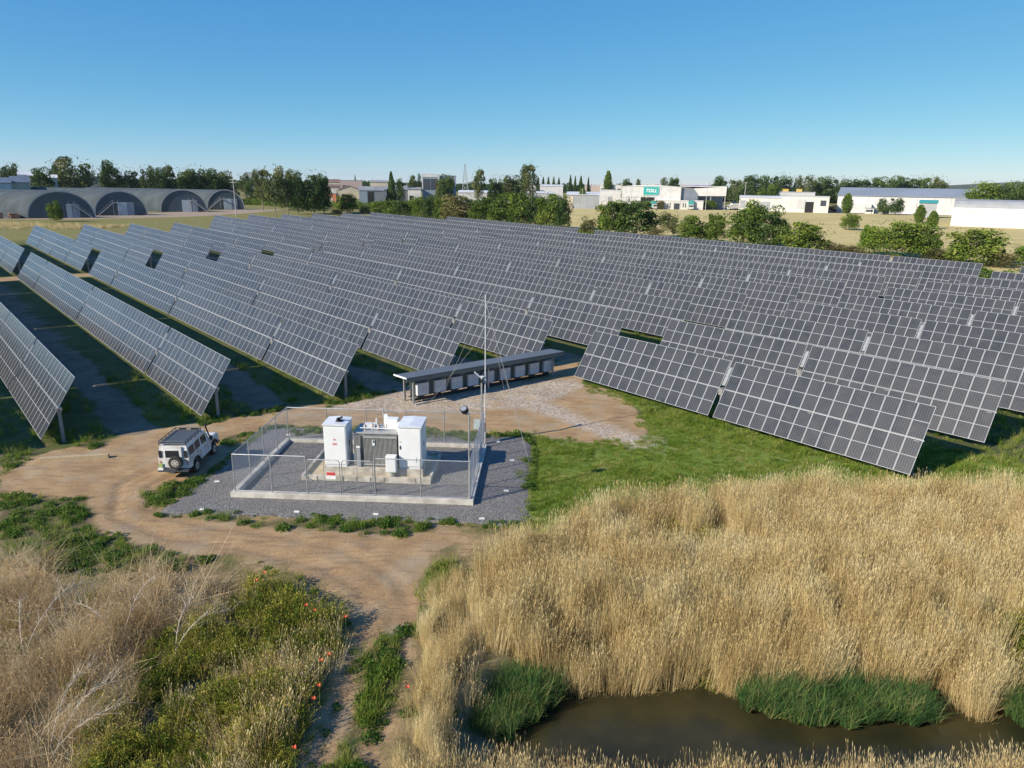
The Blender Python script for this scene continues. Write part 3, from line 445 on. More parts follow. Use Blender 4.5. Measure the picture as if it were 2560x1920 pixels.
L_bush=leafmat('mustard_bushes',[(.0,(.03,.055,.012)),(.28,(.08,.125,.02)),(.5,(.20,.235,.035)),(.72,(.38,.36,.06)),(1,(.55,.46,.14))],.4,.8)
L_brown=leafmat('dead_fennel',[(.0,(.15,.10,.05)),(.3,(.38,.265,.135)),(.6,(.57,.42,.225)),(.85,(.68,.54,.32)),(1,(.75,.66,.47))],.35,.6)
reedP=[proto('reed_clump',[blades(150,.42,1.05,2.1,.013,.14,2,.25,.75,head=.17,headw=1.35,spread=.07,rs=np.random.RandomState(s)),blades(60,.42,.5,1.5,.015,.5,2,.1,.65,spread=.14,rs=np.random.RandomState(s+40))],L_reed) for s in range(5)]
P=sample(Z_REED,8.0,101,.7,.6); P=P[(zone(P[:,0],P[:,1],Z_GREEN,.8,.5,12)<RS.rand(len(P)))&(vnoise(P[:,0]*2.2,P[:,1],.9,77,3)<.68)&(vnoise(P[:,0],P[:,1]*.6,2.6,78,3)<.68)]
put('dry_reeds',P,reedP,.75,1.15,101,hs=.42,lean=.13)
Pg=sample(Z_REED,1.2,107,.5,.6); Pg=Pg[vnoise(Pg[:,0],Pg[:,1]*.6,2.6,78,3)>.61]; GREENREED=Pg
P2=sample(Z_GOLD,6.0,103,.5,.5); put('golden_reeds_beside_track',P2,reedP,.35,.7,103,hs=.5,lean=.2)
fore=[[(-2.6,13.0),(19,13.0),(19,17.3),(15,17.5),(12,16.9),(9,16.6),(6.5,16.9),(3,16.6),(.5,17.0),(-2.6,17.0)]]
P3=sample(fore,9,105,.25,.5); z_=None
o=put('reeds_on_near_bank',P3,reedP,.85,1.1,105,hs=.5,lean=.14)
grassP=[proto('grass_tuft',blades(46,.20,.07,.20,.016,.5,2,.2,.85,spread=.5,rs=np.random.RandomState(s+5)),L_grass) for s in range(3)]
longP=[proto('long_grass_tuft',blades(46,.18,.2,.55,.018,.4,2,.2,.9,spread=.35,rs=np.random.RandomState(s+15)),L_grass) for s in range(3)]
weedP=[proto('weed_clump',[leaves(110,.30,.20,.06,.050,rs=np.random.RandomState(s+25),flat=True),blades(18,.2,.1,.35,.02,.4,2,.4,1.0,rs=np.random.RandomState(s+26))],L_weed) for s in range(3)]
sedgeP=[proto('sedge_tuft',blades(110,.25,.25,.95,.016,.45,3,.0,.95,spread=.35,rs=np.random.RandomState(s+35)),L_sedge) for s in range(3)]
P=sample(Z_LUSH,24,111,1.6,1.6,.42,cover=.66,cs=.8); put('lush_grass',P,grassP,.45,1.05,111,hs=1.0)
P=sample(Z_LUSH,1.2,112,1.0,1.0,.5,cover=.5,cs=1.5); put('rank_grass',P,longP,.4,.8,112,hs=1.0)
P=sample(Z_WEED,12,113,.45,.8,.45,cover=.58,cs=.55); put('green_weeds',P,weedP+grassP,.45,1.25,113,hs=1.0)
P=np.concatenate([sample(Z_WEED,2.2,114,.45,.6,.55,cover=.5,cs=.9),sample(Z_WEED[3:4],9,116,.4,.4,.45,cover=.7,cs=.6)]); put('tall_green_grass',P,longP,.6,1.1,114,hs=.8)
P=sample(Z_VERGE,12,115,.5,.5,.4); put('verge_grass',P,longP+weedP[:1],.7,1.3,115)
P=sample(Z_SEDGE,15,117,.35,.5,.45); zz=relief(P[:,0],P[:,1]); 
rs=np.random.RandomState(5); m_=len(P)
scatter('creek_sedge',np.stack([P[:,0],P[:,1],np.full(m_,-1.0)+.32*zone(P[:,0],P[:,1],Z_SEDGE,.9)],-1),np.stack([rs.randn(m_)*.15,rs.randn(m_)*.15,rs.rand(m_)*6.3],-1),np.repeat((.45+.75*vnoise(P[:,0],P[:,1],.8,91,2)+.25*rs.rand(m_))[:,None],3,1),rs.randint(0,3,m_),sedgeP)
bushP=[proto('bush_clump',[leaves(420,.55,.52,.45,.036,.15,.75,rs=np.random.RandomState(s+60),shell=.3,clumps=14),blades(60,.4,.6,1.15,.014,.3,2,.45,1.05,head=.08,headw=2.2,headt=.0,spread=.3,rs=np.random.RandomState(s+61))],L_bush) for s in range(4)]
P=sample(Z_BUSH,5.2,121,.6,.8,.45,cover=.64,cs=.7); put('yellow_green_bushes',P,bushP,.5,1.15,121,hs=1.1,lean=.2)
P=sample(Z_VERGE,1.5,122,.5,.5,.5); put('verge_bushes',P,bushP,.35,.6,122)
brownP=[proto('dead_fennel_clump',[blades(120,.5,.45,1.3,.009,.45,3,.2,.9,head=.09,headw=2.6,headt=-.02,spread=.45,rs=np.random.RandomState(s+80)),blades(60,.5,.15,.6,.012,1.1,2,.0,.6,spread=.6,rs=np.random.RandomState(s+81))],L_brown) for s in range(4)]
P=sample(Z_BROWN,3.6,123,.6,.8,.45,cover=.68,cs=1.1); put('dead_fennel_scrub',P,brownP,.5,1.15,123,hs=1.1,lean=.4)
P=sample(Z_BROWN,1.1,125,.6,.8,.5,cover=.42); put('green_under_scrub',P,weedP+bushP[:1],.6,1.0,125)
bg=[[(-30,39.4),(-18,41),(-14,51),(-8,55),(6,68),(0,84),(-30,62),(-44,44)]]
P=sample(bg,2.2,127,1.5,.5); nn_,uu_,ln_,cr_,_i=field_zones(P[:,0],P[:,1]); P=P[(ln_<.3)&(zone(P[:,0],P[:,1],Z_DIRT,.5)<.3)&(vnoise(P[:,0],P[:,1],1.5,5)<.62)]; put('grass_under_trackers',P,longP+grassP,.7,1.4,127)
rg=[[(9,49),(30,34),(46,36),(50,70),(20,90),(6,66)]]
P=sample(rg,2.0,129,1.5,.5); P=P[zone(P[:,0],P[:,1],Z_DIRT,.5)<.3]; put('grass_under_right_trackers',P,longP+grassP,.7,1.5,129)
strawP=[proto('straw_stalks',blades(46,.35,.7,1.5,.013,.15,2,.2,.85,head=.14,headw=2.2,spread=.12,rs=np.random.RandomState(s+71)),L_reed) for s in range(3)]
ZS=[[(-6.7,14.5),(-6.5,18.5),(-6.8,22.0),(-7.8,23.0),(-8.6,21.0),(-8.0,18),(-9.0,14.5)]]
P=sample(ZS,5,124,.5,.6,.45); put('straw_stalks_beside_track',P,strawP,.6,1.1,124,hs=.9,lean=.2)
P=sample([[(-5.6,15),(-5.4,20),(-5.9,23.5),(-7.6,26.3),(-11,29.3),(-12,28.6),(-8.5,25.5),(-7,22),(-6.6,15)]],6,128,.5,.7,.45,cover=.55,cs=.6); put('margin_weeds_beside_track',P,weedP+longP+grassP,.4,.9,128,hs=1.0)
P=sample(Z_BUSH,.35,126,.5,.5,.5); put('straw_stalks_in_bushes',P,strawP,.6,1.0,126,hs=.9,lean=.2)
GREENREED=np.concatenate([GREENREED,sample(Z_GREEN,5,109,.5,.6)]); put('green_patches_in_reeds',GREENREED,bushP+longP,.8,1.2,108,hs=.8)
rs_=np.random.RandomState(44); ex=-19+21.5*rs_.rand(5200); ey=32+15.5*rs_.rand(5200); es=sdist(ex,ey,Z_PAD); kq=(es<.30)&(es>-.45)&(vnoise(ex,ey,.8,45,2)>.47); P=np.stack([ex[kq],ey[kq]],-1)
put('weeds_along_pad_edge',P,grassP+weedP[:1],.35,.9,137,z0=.02)
P=sample([[(-3.4,22.5),(-1.2,23),(-.8,26),(-1.0,29),(-2.6,28),(-2.9,25)],[(-3.3,17),(-1.4,17.5),(-.8,20.5),(-1.5,22.5),(-3.0,21)]],4,139,.5,.6,.4,cover=.6,cs=.8); put('bank_weeds',P,longP+weedP+strawP,.5,1.0,139,hs=1.0)
# twig heaps: pale cut stems
twigP=[proto('twig_litter',blades(70,.45,.3,.9,.016,2.2,2,.35,1.1,spread=1.2,rs=np.random.RandomState(s+90)),L_brown) for s in range(2)]
P=sample(Z_TWIG,4,131,.6,.6,.4); put('pale_twig_litter',P,twigP,.6,1.1,131,lean=.9)
P=sample(Z_BROWN,.8,133,.6,.6,.4); put('fallen_stems',P,twigP,.6,1.3,133,lean=.8)
# rough straw and tufts behind the array, seen from afar
tuftP=[proto('straw_tuft',blades(60,.6,.3,.9,.05,.4,2,.2,.8,spread=.3,rs=np.random.RandomState(s+95)),L_reed) for s in range(2)]
far=[[(-160,190),(-120,200),(-110,215),(-150,215),(-190,205)],[(60,128),(90,112),(100,118),(60,140)]]
P=sample(far,.25,135,4,1); put('far_straw_grass',P,tuftP,.8,1.4,135)
# ------------------------------------------------------------ solar trackers
M_galv=mat('galvanised_steel',(.42,.43,.44),.45,.6,.12,4); M_frame=mat('aluminium_frame',(.29,.31,.335),.5,.0,.06,2)
M_glass=new_mat('solar_cells'); n,l=nt(M_glass); bs=n['Principled BSDF']; bs.inputs['Roughness'].default_value=.22; bs.inputs['Specular IOR Level'].default_value=.42; bs.inputs['IOR'].default_value=1.45
uvn=n.new('ShaderNodeUVMap'); sp=n.new('ShaderNodeSeparateXYZ'); l.new(uvn.outputs[0],sp.inputs[0]); oi=n.new('ShaderNodeObjectInfo')
def FR(v,per,wd):
    f=MA('FRACT',MA('DIVIDE',v,per)); return MA('LESS_THAN',f,wd/per)
lx=FR(sp.outputs[0],.1427,.012); ly=FR(sp.outputs[1],.0885,.009)
geo=n.new('ShaderNodeNewGeometry'); dust=N(1.2,4)
cell=MIX(oi.outputs['Random'],(.022,.027,.035),(.042,.046,.053)); cell=MIX(MR(dust,.4,.8),cell,(.055,.055,.060))
c=MIX(MA('MULTIPLY',MA('MAXIMUM',lx,MA('MULTIPLY',ly,.6)),.5),cell,(.24,.25,.28)); l.new(c,bs.inputs['Base Color'])
M_back=mat('backsheet_grey',(.16,.16,.17),.7)
MW=.956; ML=2.195
def module_faces(mb,uv,x0,y0,M=None,far=False):
    """one framed module: x along the row, y up the slope, z = facing"""
    def q(ps,mi,uvs=None):
        mb.mi=mi; mb.poly(ps); uv.extend(uvs or [(0,0)]*len(ps))
    b=.029 if not far else .030; w=MW-.012; h=ML-.012; x1=x0+w; y1=y0+h; ym=(y0+y1)/2
    for (a0,a1,b0,b1) in ((x0,x1,y0,y0+b),(x0,x1,y1-b,y1),(x0,x0+b,y0+b,y1-b),(x1-b,x1,y0+b,y1-b)): q([(a0,b0,.035),(a1,b0,.035),(a1,b1,.035),(a0,b1,.035)],0)
    g=.018
    q([(x0+b,ym-g,.032),(x1-b,ym-g,.032),(x1-b,ym+g,.032),(x0+b,ym+g,.032)],0)
    for b0,b1 in ((y0+b,ym-g),(ym+g,y1-b)):
        q([(x0+b,b0,.030),(x1-b,b0,.030),(x1-b,b1,.030),(x0+b,b1,.030)],1,[(.006,.0),(w-2*b+.006,.0),(w-2*b+.006,b1-b0),(.006,b1-b0)])
    # rim sides and white backsheet
    q([(x0,y0,0),(x1,y0,0),(x1,y0,.035),(x0,y0,.035)],0); q([(x1,y0,0),(x1,y1,0),(x1,y1,.035),(x1,y0,.035)],0); q([(x1,y1,0),(x0,y1,0),(x0,y1,.035),(x1,y1,.035)],0); q([(x0,y1,0),(x0,y0,0),(x0,y0,.035),(x0,y1,.035)],0)
    q([(x0,y1,0),(x1,y1,0),(x1,y0,0),(x0,y0,0)],2)
def uvmesh(mb,uv,name,mats):
    me=mb.mesh(name,mats); u=me.uv_layers.new(name='UVMap'); u.data.foreach_set('uv',np.array(uv,np.float32).ravel()); return me
mb=MB();uv=[];module_faces(mb,uv,0,0);ME_mod=uvmesh(mb,uv,'solar_module',[M_frame,M_glass,M_back])
mb=MB();uv=[]
for i in range(14):
    for j in (0,1): module_faces(mb,uv,i*MW,(-ML-.008 if j==0 else .008),far=True)
ME_tab=uvmesh(mb,uv,'solar_panel_table',[M_frame,M_glass,M_back])
HT=HB+TL/2*math.sin(TILT); GAP=.40; TLEN=28*MW+GAP
mb=MB(); mb.tube((0,-.10*math.sin(TILT),HT-.10*math.cos(TILT)),(TLEN+.1,-.10*math.sin(TILT),HT-.10*math.cos(TILT)),.085,n=8); ME_tube=mb.mesh('torque_tube',M_galv)
mb=MB(); mb.box(-.08,.08,-.1,.1,-.3,HT-.2); mb.box(-.14,.14,-.15,.15,HT-.34,HT-.04); ME_post=mb.mesh('support_post',mat('post_dull_steel',(.24,.25,.26),.6,.2))
mb=MB(); mb.box(-.16,.16,-.22,.22,HT-.42,HT+.06); mb.tube((-.25,0,HT-.12),(.25,0,HT-.12),.17,n=12); ME_drive=mb.mesh('slew_drive',mat('drive_grey',(.22,.22,.22),.6))
M_ctrl=mat('controller_panel_white',(.20,.225,.25),.5,.0,.2,9)
mb=MB(); mb.box(-.11,.11,.25,1.65,0,.03)
for i in range(8): mb.box(-.12,.12,.25+i*.195,.262+i*.195,.03,.036)
for i in (-1,1): mb.box(i*.115-.01,i*.115+.01,.25,1.65,.03,.04)
ME_ctrl=mb.mesh('controller_panel',[M_ctrl])
mb=MB()
for i in range(28):
    x=(i+.5)*MW+(GAP if i>=14 else 0); mb.bar((x,1.25*math.cos(TILT),HT-.06-1.25*math.sin(TILT)),(x,-1.25*math.cos(TILT),HT-.06+1.25*math.sin(TILT)),.05,.06)
ME_rail=mb.mesh('module_rails',M_galv)
ct,st_=math.cos(TILT),math.sin(TILT)
def tilt_mat(t): c_,s_=math.cos(t),math.sin(t); return Matrix(((-1,0,0),(0,-c_,s_),(0,s_,c_))).transposed().to_4x4()
CF=Vector((0,math.cos(R(pitch)),-math.sin(R(pitch))))
ORD=['first','second','third','fourth','fifth','sixth','seventh','eighth','ninth','tenth','eleventh','twelfth','thirteenth','fourteenth','fifteenth','sixteenth','seventeenth','eighteenth']
def tracker(k,u,where,idx):
    nk=NK(k)+TL/2*ct
    def W(uu): x=nk*NN[0]-RD[0]*uu; y=nk*NN[1]-RD[1]*uu; return Vector((x,y,terr(x,y)))
    A=W(u); B=W(u-TLEN); ax=(B-A).normalized(); az_=Vector((0,0,1)); ay=az_.cross(ax).normalized(); az2=ax.cross(ay)
    M=Matrix((ax,ay,az2)).transposed().to_4x4(); M.translation=A
    root=link('solar_tracker',None); root.matrix_world=M; root.empty_display_size=1
    tag(root,where,'solar tracker','rows of solar trackers')
    mid=(A+B)/2; d=(mid-Vector((0,0,CAMH))); pw=abs(MW*1777*math.sqrt(max(0,1-(d.normalized().dot(ax))**2))/d.length)
    t=TILT+R(rnd.uniform(-.9,.9))
    TM=tilt_mat(t)
    if pw>=8.0 and k<14:
        for half in (0,1):
            th=TM@Matrix.Rotation(R(rnd.uniform(-.3,.3)),4,'X')
            for i in range(14):
                for j in (0,1):
                    o=link('solar_module',ME_mod,root); X=(half*14+i+1)*MW+(GAP if half else 0)
                    off=th@Vector((0,(-ML-.008 if j==0 else .008),.05)); m_=th.copy(); m_.translation=Vector((X,0,HT))+off.to_3d(); o.matrix_local=m_
    else:
        for half in (0,1):
            o=link('solar_panel_table',ME_tab,root); m_=TM.copy(); off=TM@Vector((0,0,.05)); m_.translation=Vector((14*MW*(half+1)+(GAP if half else 0),0,HT))+off; o.matrix_local=m_; o['kind']='stuff'
    link('torque_tube',ME_tube,root)
    if pw>=2: link('module_rails',ME_rail,root)
    for x in (.35,6.9,14*MW+GAP/2-.0,20.2,TLEN-.35): link('support_post',ME_post,root,(x,0,0))
    link('slew_drive',ME_drive,root,(14*MW+GAP/2,0,0))
    o=link('controller_panel',ME_ctrl,root); m_=TM.copy(); m_.translation=Vector((14*MW+GAP/2,0,HT))+TM@Vector((0,0,.05)); o.matrix_local=m_
ti=0
for k in range(-1,14):
    u0=U0[k]; rown=f'{ORD[k]} row from the left edge' if k>=0 else 'row just outside the left edge'
    for j,w in enumerate(('nearest table before the clearing','middle table before the cross lane','last table before the cross lane')):
        tracker(k,u0-27.2*j,f'dark tilted solar table, {rown}, {w}',ti); ti+=1
    b=u0-81.6-5.6; nfar=2 if (k<7 or k==13) else 3
    if k>=0:
        for j in range(nfar): tracker(k,b-27.2*j,f'dark tilted solar table, {rown}, {ORD[j]} one beyond the cross lane',ti); ti+=1
    if k>=4: tracker(k,u0+5.1+27.2,'dark tilted solar table, '+(f'{ORD[k-4]} of the right hand block counted back from the green grass'),ti); ti+=1

# ------------------------------------------------------------ back security fence
M_wire=mat('fence_wire',(.45,.46,.46),.5,.4); M_postg=mat('weathered_post',(.42,.42,.40),.7)
def far_fence(pts,label,step=6.0):
    P0=pts[0]; root=empty('security_fence',(P0[0],P0[1],terr(*P0)),0,label=label,cat='fence'); 
    off=Vector((P0[0],P0[1],terr(*P0))); rail=MB(); mesh_=MB(); pm=MB().tube((0,0,-.2),(0,0,2.3),.05,n=6).mesh('fence_post',M_postg)
    for (ax,ay),(bx,by) in zip(pts,pts[1:]):
        L=math.hypot(bx-ax,by-ay); m=int(L/step)
        for i in range(m+1):
            x=ax+(bx-ax)*i/m; y=ay+(by-ay)*i/m; p=Vector((x,y,terr(x,y)))-off; link('post',pm,root,p)
            if i<m:
                x2=ax+(bx-ax)*(i+1)/m; y2=ay+(by-ay)*(i+1)/m; q=Vector((x2,y2,terr(x2,y2)))-off
                for h in (.1,.6,1.1,1.6,1.95): rail.bar(p+Vector((0,0,h)),q+Vector((0,0,h)),.012)
    rail.build('wire',M_wire,root)
def NU(nn_,uu_): return (nn_*NN[0]-RD[0]*uu_,nn_*NN[1]-RD[1]*uu_)
far_fence([NU(137,-12),NU(137,-30),NU(136.5,-120),NU(136,-185)],'long wire fence with thin grey posts behind the last solar rows')
far_fence([NU(136,-185),NU(126,-214),NU(66,-222),NU(0,-216)],'thin post and wire fence between solar rows and curved sheds')

# ------------------------------------------------------------ fenced transformer yard
M_conc=mat('concrete',(.47,.44,.38),.85,0,.18,2.2,.3,dirt=(.30,.27,.22)); M_conc2=mat('pale_concrete_kerb',(.50,.48,.43),.85,0,.14,1.6,.3,dirt=(.38,.355,.31))
M_white=mat('white_powdercoat',(.74,.76,.76),.4,0,.04,1.6,dirt=(.725,.74,.73),stretch=(1.5,1.5,.5)); M_white2=mat('white_roof_sheet',(.66,.69,.72),.4,0,.07,1.5)
M_dark=mat('dark_rubber',(.02,.02,.022),.6); M_black=mat('black_void',(.012,.012,.013),.8)
M_tgrey=mat('transformer_grey',(.37,.38,.36),.5,.1,.12,2.5); M_red=mat('sign_red',(.55,.06,.06),.5); M_pink=mat('faded_red_print',(.55,.25,.25),.6)
EZ=.06
def EM(): 
    m=Matrix.Rotation(EA,4,'Z'); m.translation=Vector((X0,Y0,EZ)); return m
FW,FD=12.85,8.3
def eobj(name,u,v,z=0,**kw):
    o=empty(name,E2(u,v,EZ+z),EA,**kw); return o
root=eobj('perimeter_kerb',0,0,label='low concrete kerb around the transformer yard under the chain link fence',cat='kerb')
for nm_,(a0,a1,b0,b1) in (('front_beam',(-.2,FW+.2,-.2,.12)),('back_beam',(-.2,FW+.2,FD-.12,FD+.15)),('left_beam',(-.2,.12,.123,FD-.123)),('right_beam',(FW-.12,FW+.2,.123,FD-.123))):
    MB().box(a0,a1,b0,b1,-.1,.26).build(nm_,M_conc2,root,bevel=.015)
# chain link fence
M_mesh=mat('chain_link_wire',(.55,.57,.58),.4,.5,.05)
root=eobj('chain_link_fence',0,0,.26,label='tall galvanised chain link fence around the white transformer cabinets',cat='fence')
FH=2.15
def fpost(u,v,h=FH+.05,r=.032): MB().tube((u,v,0),(u,v,h),r,n=8).build('post',M_galv,root)
front=[0,2.05,4.0,7.72,10.2,FW]; side=[2.1,4.2,6.3]; back=[0,2.6,5.2,7.8,10.3,FW]
for u in front: fpost(u,0,r=.045 if u in(4.0,7.72) else .032)
for u in back: fpost(u,FD)
for v in side: fpost(0,v); fpost(FW,v)
def chain(mb,p,du,L,h0,h1,pit=.10,r=.0027,swap=False):
    """real diagonal wires of a mesh panel from p along unit du"""
    p=Vector(p); du=Vector(du); H_=h1-h0; nrm=Vector((-du.y,du.x,0))
    for s in (1,-1):
        x=-H_
        while x<L+0:
            # wire from bottom (x) rising s
            a0,z0=(x,0.0); a1,z1=(x+H_,H_)
            if a0<0: z0=-a0; a0=0
            if a1>L: z1=H_-(a1-L); a1=L
            if a1>a0+1e-3:
                A=(a0,z0);B=(a1,z1)
                if s<0: A=(L-a0,z0);B=(L-a1,z1)
                pa=p+du*A[0]+Vector((0,0,h0+A[1]))+nrm*.004*s; pb=p+du*B[0]+Vector((0,0,h0+B[1]))+nrm*.004*s
                mb.tube(pa,pb,r,n=3,caps=False)
            x+=pit
mb=MB(); rails=MB()
segs=[((0,0),(1,0),4.0),((7.72,0),(1,0),FW-7.72),((0,0),(0,1),FD),((FW,0),(0,1),FD),((0,FD),(1,0),FW)]
names=['front_left_mesh','front_right_mesh','left_mesh','right_mesh','back_mesh']
for (p,d,L),nm_ in zip(segs,names):
    mb=MB(); chain(mb,(p[0],p[1],0),(d[0],d[1],0),L,.05,FH); mb.build('mesh_panel',M_mesh,root)
    MB().tube((p[0],p[1],FH),(p[0]+d[0]*L,p[1]+d[1]*L,FH),.028,n=6).build('top_rail',M_galv,root)
    MB().tube((p[0],p[1],.05),(p[0]+d[0]*L,p[1]+d[1]*L,.05),.018,n=6).build('bottom_rail',M_galv,root)
def gate(u0,u1,label):
    g=eobj('fence_gate',u0,-.03,.26,label=label,cat='gate',group='double gate of the transformer yard'); w=u1-u0; h=2.0
    pts=[(0.04,0,.06),(0.04,0,h-.12),(.12,0,h),(w-.12,0,h),(w-.04,0,h-.12),(w-.04,0,.06),(0.04,0,.06)]
    MB().path(pts,.024,6).build('frame',M_galv,g); MB().tube((w/2,0,.06),(w/2,0,h),.015,n=6).build('stile',M_galv,g)
    mb=MB(); chain(mb,(.05,0,0),(1,0,0),w-.1,.08,h-.04); mb.build('mesh_panel',M_mesh,g); return g
g1=gate(4.06,5.88,'left leaf of the yard gate carrying the red and white sign'); g2=gate(5.92,7.66,'right leaf of the yard gate beside the thick middle post')
MB().bar((.1,-.03,.3),(.75,-.03,1.0),.02).build('drop_bolt',M_galv,g2)
o=eobj('warning_sign',5.12,-.09,1.18,label='small sign with a red band over white on the gate',cat='sign')
mb=MB(); mb.box(0,.5,0,.012,0,.42); mb.build('plate',mat('sign_white',(.75,.75,.74),.5),o); mb=MB(); mb.box(.015,.485,-.006,0,.22,.405); mb.build('red_band',M_red,o)
# bund
root=eobj('concrete_bund',2.85,2.35,.0,label='low concrete bund ring holding sand under the transformer cabinets',cat='bund'); bw,bd=7.5,4.3
for nm_,(a0,a1,b0,b1) in (('front_wall',(0,bw,0,.16)),('back_wall',(0,bw,bd-.16,bd)),('left_wall',(0,.16,.163,bd-.163)),('right_wall',(bw-.16,bw,.163,bd-.163))):
    MB().box(a0,a1,b0,b1,-.05,.3).build(nm_,M_conc,root,bevel=.01)
M_sand=mat('bund_sand',(.44,.36,.23),.95,0,.15,2); MB().box(.165,bw-.165,.165,bd-.165,-.02,.15).build('sand_fill',M_sand,root)
for i,x in enumerate((.9,2.4,3.2,4.0,4.8,6.6)): MB().box(x,x+.06,-.012,-.002,.02,.3).build('joint',mat('joint_dark',(.12,.11,.1),.9) if i==0 else bpy.data.materials['joint_dark'],root)
root=eobj('concrete_plinth',4.0,2.95,label='long concrete plinth under both white cabinets and the transformer',cat='plinth')
MB().box(0,5.8,0,2.3,.0,.62).build('slab',M_conc,root,bevel=.015)
PZ_=.62
def cabinet(u,w,d,h,label,right=False):
    g=eobj('white_cabinet',u,3.0,PZ_,label=label,cat='cabinet'); g['group']='white cabinets of the transformer yard'
    MB().box(.03,w-.03,.03,d-.03,0,.12).build('base_frame',M_white2,g)
    MB().box(0,w,0,d,.12,h-.08).build('body',M_white,g,bevel=.012)
    mb=MB(); mb.prism([(-.05,h-.08),(w+.05,h-.08),(w+.05,h-.01),(w/2,h+.04),(-.05,h-.01)],-.06,d+.06); mb.build('roof',M_white2,g)
    MB().box(.05,w-.05,-.018,-.002,.16,h-.16).build('door',M_white,g,bevel=.006)
    MB().box(w+.002,w+.018,.08,d/2-.015,.16,h-.16).build('side_door',M_white,g); MB().box(w+.002,w+.018,d/2+.015,d-.08,.16,h-.16).build('side_door',M_white,g)
    MB().box(w+.02,w+.05,d/2-.12,d/2-.08,h*.45,h*.55).build('handle',M_dark,g)
    return g
c1=cabinet(4.08-.0,1.3,1.35,2.6,'white cabinet left of the transformer with a dark square on its roof')
mb=MB(); mb.box(.55,.70,-.026,-.019,1.62,1.72); mb.build('warning_label',M_pink,c1); mb=MB(); mb.box(.5,.76,-.026,-.019,1.34,1.46); mb.build('warning_label',M_pink,c1)
mb=MB(); mb.box(.62,.98,.35,.75,2.62,2.66); mb.box(.7,.8,.3,.6,2.66,2.82); mb.bar((.66,.7,2.66),(1.02,.45,2.9),.05,.12); mb.build('roof_vent',M_dark,c1)
c2=cabinet(8.42,1.3,1.75,2.6,'white cabinet right of the transformer with a deep grey roof')
mb=MB(); mb.box(.06,.17,-.026,-.019,1.62,1.68); mb.build('nameplate',M_tgrey,c2); mb=MB(); mb.box(.06,.12,-.05,-.019,1.2,1.42); mb.build('handle',M_dark,c2)
mb=MB(); mb.box(1.0,1.03,-.03,-.019,.4,.72); mb.build('handle',M_tgrey,c2)
g=eobj('oil_transformer',5.75,3.1,PZ_,label='grey oil transformer with finned radiators between the white cabinets',cat='transformer')
MB().box(.1,2.5,.35,1.7,0,1.95).build('tank',M_tgrey,g,bevel=.02)
MB().box(.0,2.6,.25,1.8,1.953,2.03).build('tank_lid',M_tgrey,g)
fm=MB()
for i in range(26): fm.box(.62+i*.074,.62+i*.074+.03,.0,.345,.12,1.9)
fm.box(.60,2.54,-.02,-.002,1.8,1.9); fm.box(.60,2.54,-.02,-.002,.12,.2); fm.build('radiator',M_tgrey,g,kind='stuff')
fm=MB()
for i in range(6): fm.box(.02+i*.07,.02+i*.07+.03,.02,.34,.12,1.85)
fm.build('side_radiator',M_tgrey,g,kind='stuff')
MB().box(.2,.42,-.10,-.01,.05,1.15).build('cable_duct',mat('duct_grey',(.27,.29,.31),.5),g); MB().box(.21,.41,-.115,-.103,1.2,1.32).build('nameplate',M_white,g)
MB().box(1.13,1.27,-.04,-.022,1.35,1.68).build('gauge_plate',M_white,g); MB().box(1.17,1.24,-.055,-.043,1.53,1.66).build('gauge',M_dark,g)
for x,y in ((.55,.7),(.95,.9),(1.35,.75),(1.75,.95)):
    mb=MB(); z=2.033
    for i in range(5): mb.tube((x,y,z+i*.07),(x,y,z+i*.07+.035),.085,.06,n=8)
    mb.tube((x,y,z+.35),(x,y,z+.5),.02,n=6); mb.build('bushing',mat('bushing_ceramic',(.36,.28,.24),.3) if x==.55 else bpy.data.materials['bushing_ceramic'],g)
mb=MB(); mb.box(.4,1.0,1.15,1.5,2.033,2.22); mb.tube((1.1,1.3,2.03),(1.1,1.3,2.55),.05,n=8); mb.tube((.3,.55,2.2),(1.9,.55,2.2),.03,n=6); mb.build('valve_pipework',M_white2,g)
MB().box(1.72,2.42,.9,1.5,2.033,2.62).build('conservator_box',M_white,g,bevel=.02); MB().box(1.5,1.72,1.5,1.6,2.033,2.75).build('relay_box',M_white2,g)
MB().box(2.45,2.66,.6,1.0,1.7,2.5).build('cable_box',M_white,g,bevel=.01)
mb=MB(); mb.tube((1.45,1.65,2.03),(1.45,1.65,3.15),.025,n=6); mb.tube((1.45,1.65,2.6),(1.45,1.65,3.0),.05,n=6); mb.build('vent_pipe',M_tgrey,g)
g=eobj('junction_box',7.72,2.86,.42,label='small white box on the plinth front below the right cabinet',cat='box'); MB().box(0,.6,-.28,.08,.12,1.1).build('body',M_white,g,bevel=.01); MB().box(.04,.56,-.295,-.282,.16,1.06).build('door',M_white,g,bevel=.004); MB().box(.24,.36,-.2,0,-.3,.12).build('leg',M_tgrey,g)
# pit lids on the gravel
lids=[(-16.76,37.47,'beside the shadow of the truck'),(-16.08,33.91,'at the front left corner of the pad'),(-11.12,33.79,'before the left front fence panel'),(-6.97,33.64,'in front of the yard gate'),(-1.45,33.3,'near the front right pad corner'),(-.9,44.47,'behind the right back corner of the fence'),(.07,41.3,'on the right pad edge near cabinet shadow'),(-.23,36.79,'beside the lamp shadow'),(-15.02,45.1,'behind the left back fence post')]
ml=MB().box(-.14,.14,-.06,.06,-.02,.04).mesh('peg_cap',mat('white_plastic',(.75,.75,.72),.5))
for x,y,t in lids:
    o=link('ground_marker',ml,None,(x,y,terr(x,y)+.05),R(rnd.uniform(-12,12))); tag(o,'small white marker block on the gravel pad '+t,'marker','white marker blocks on the gravel pad')
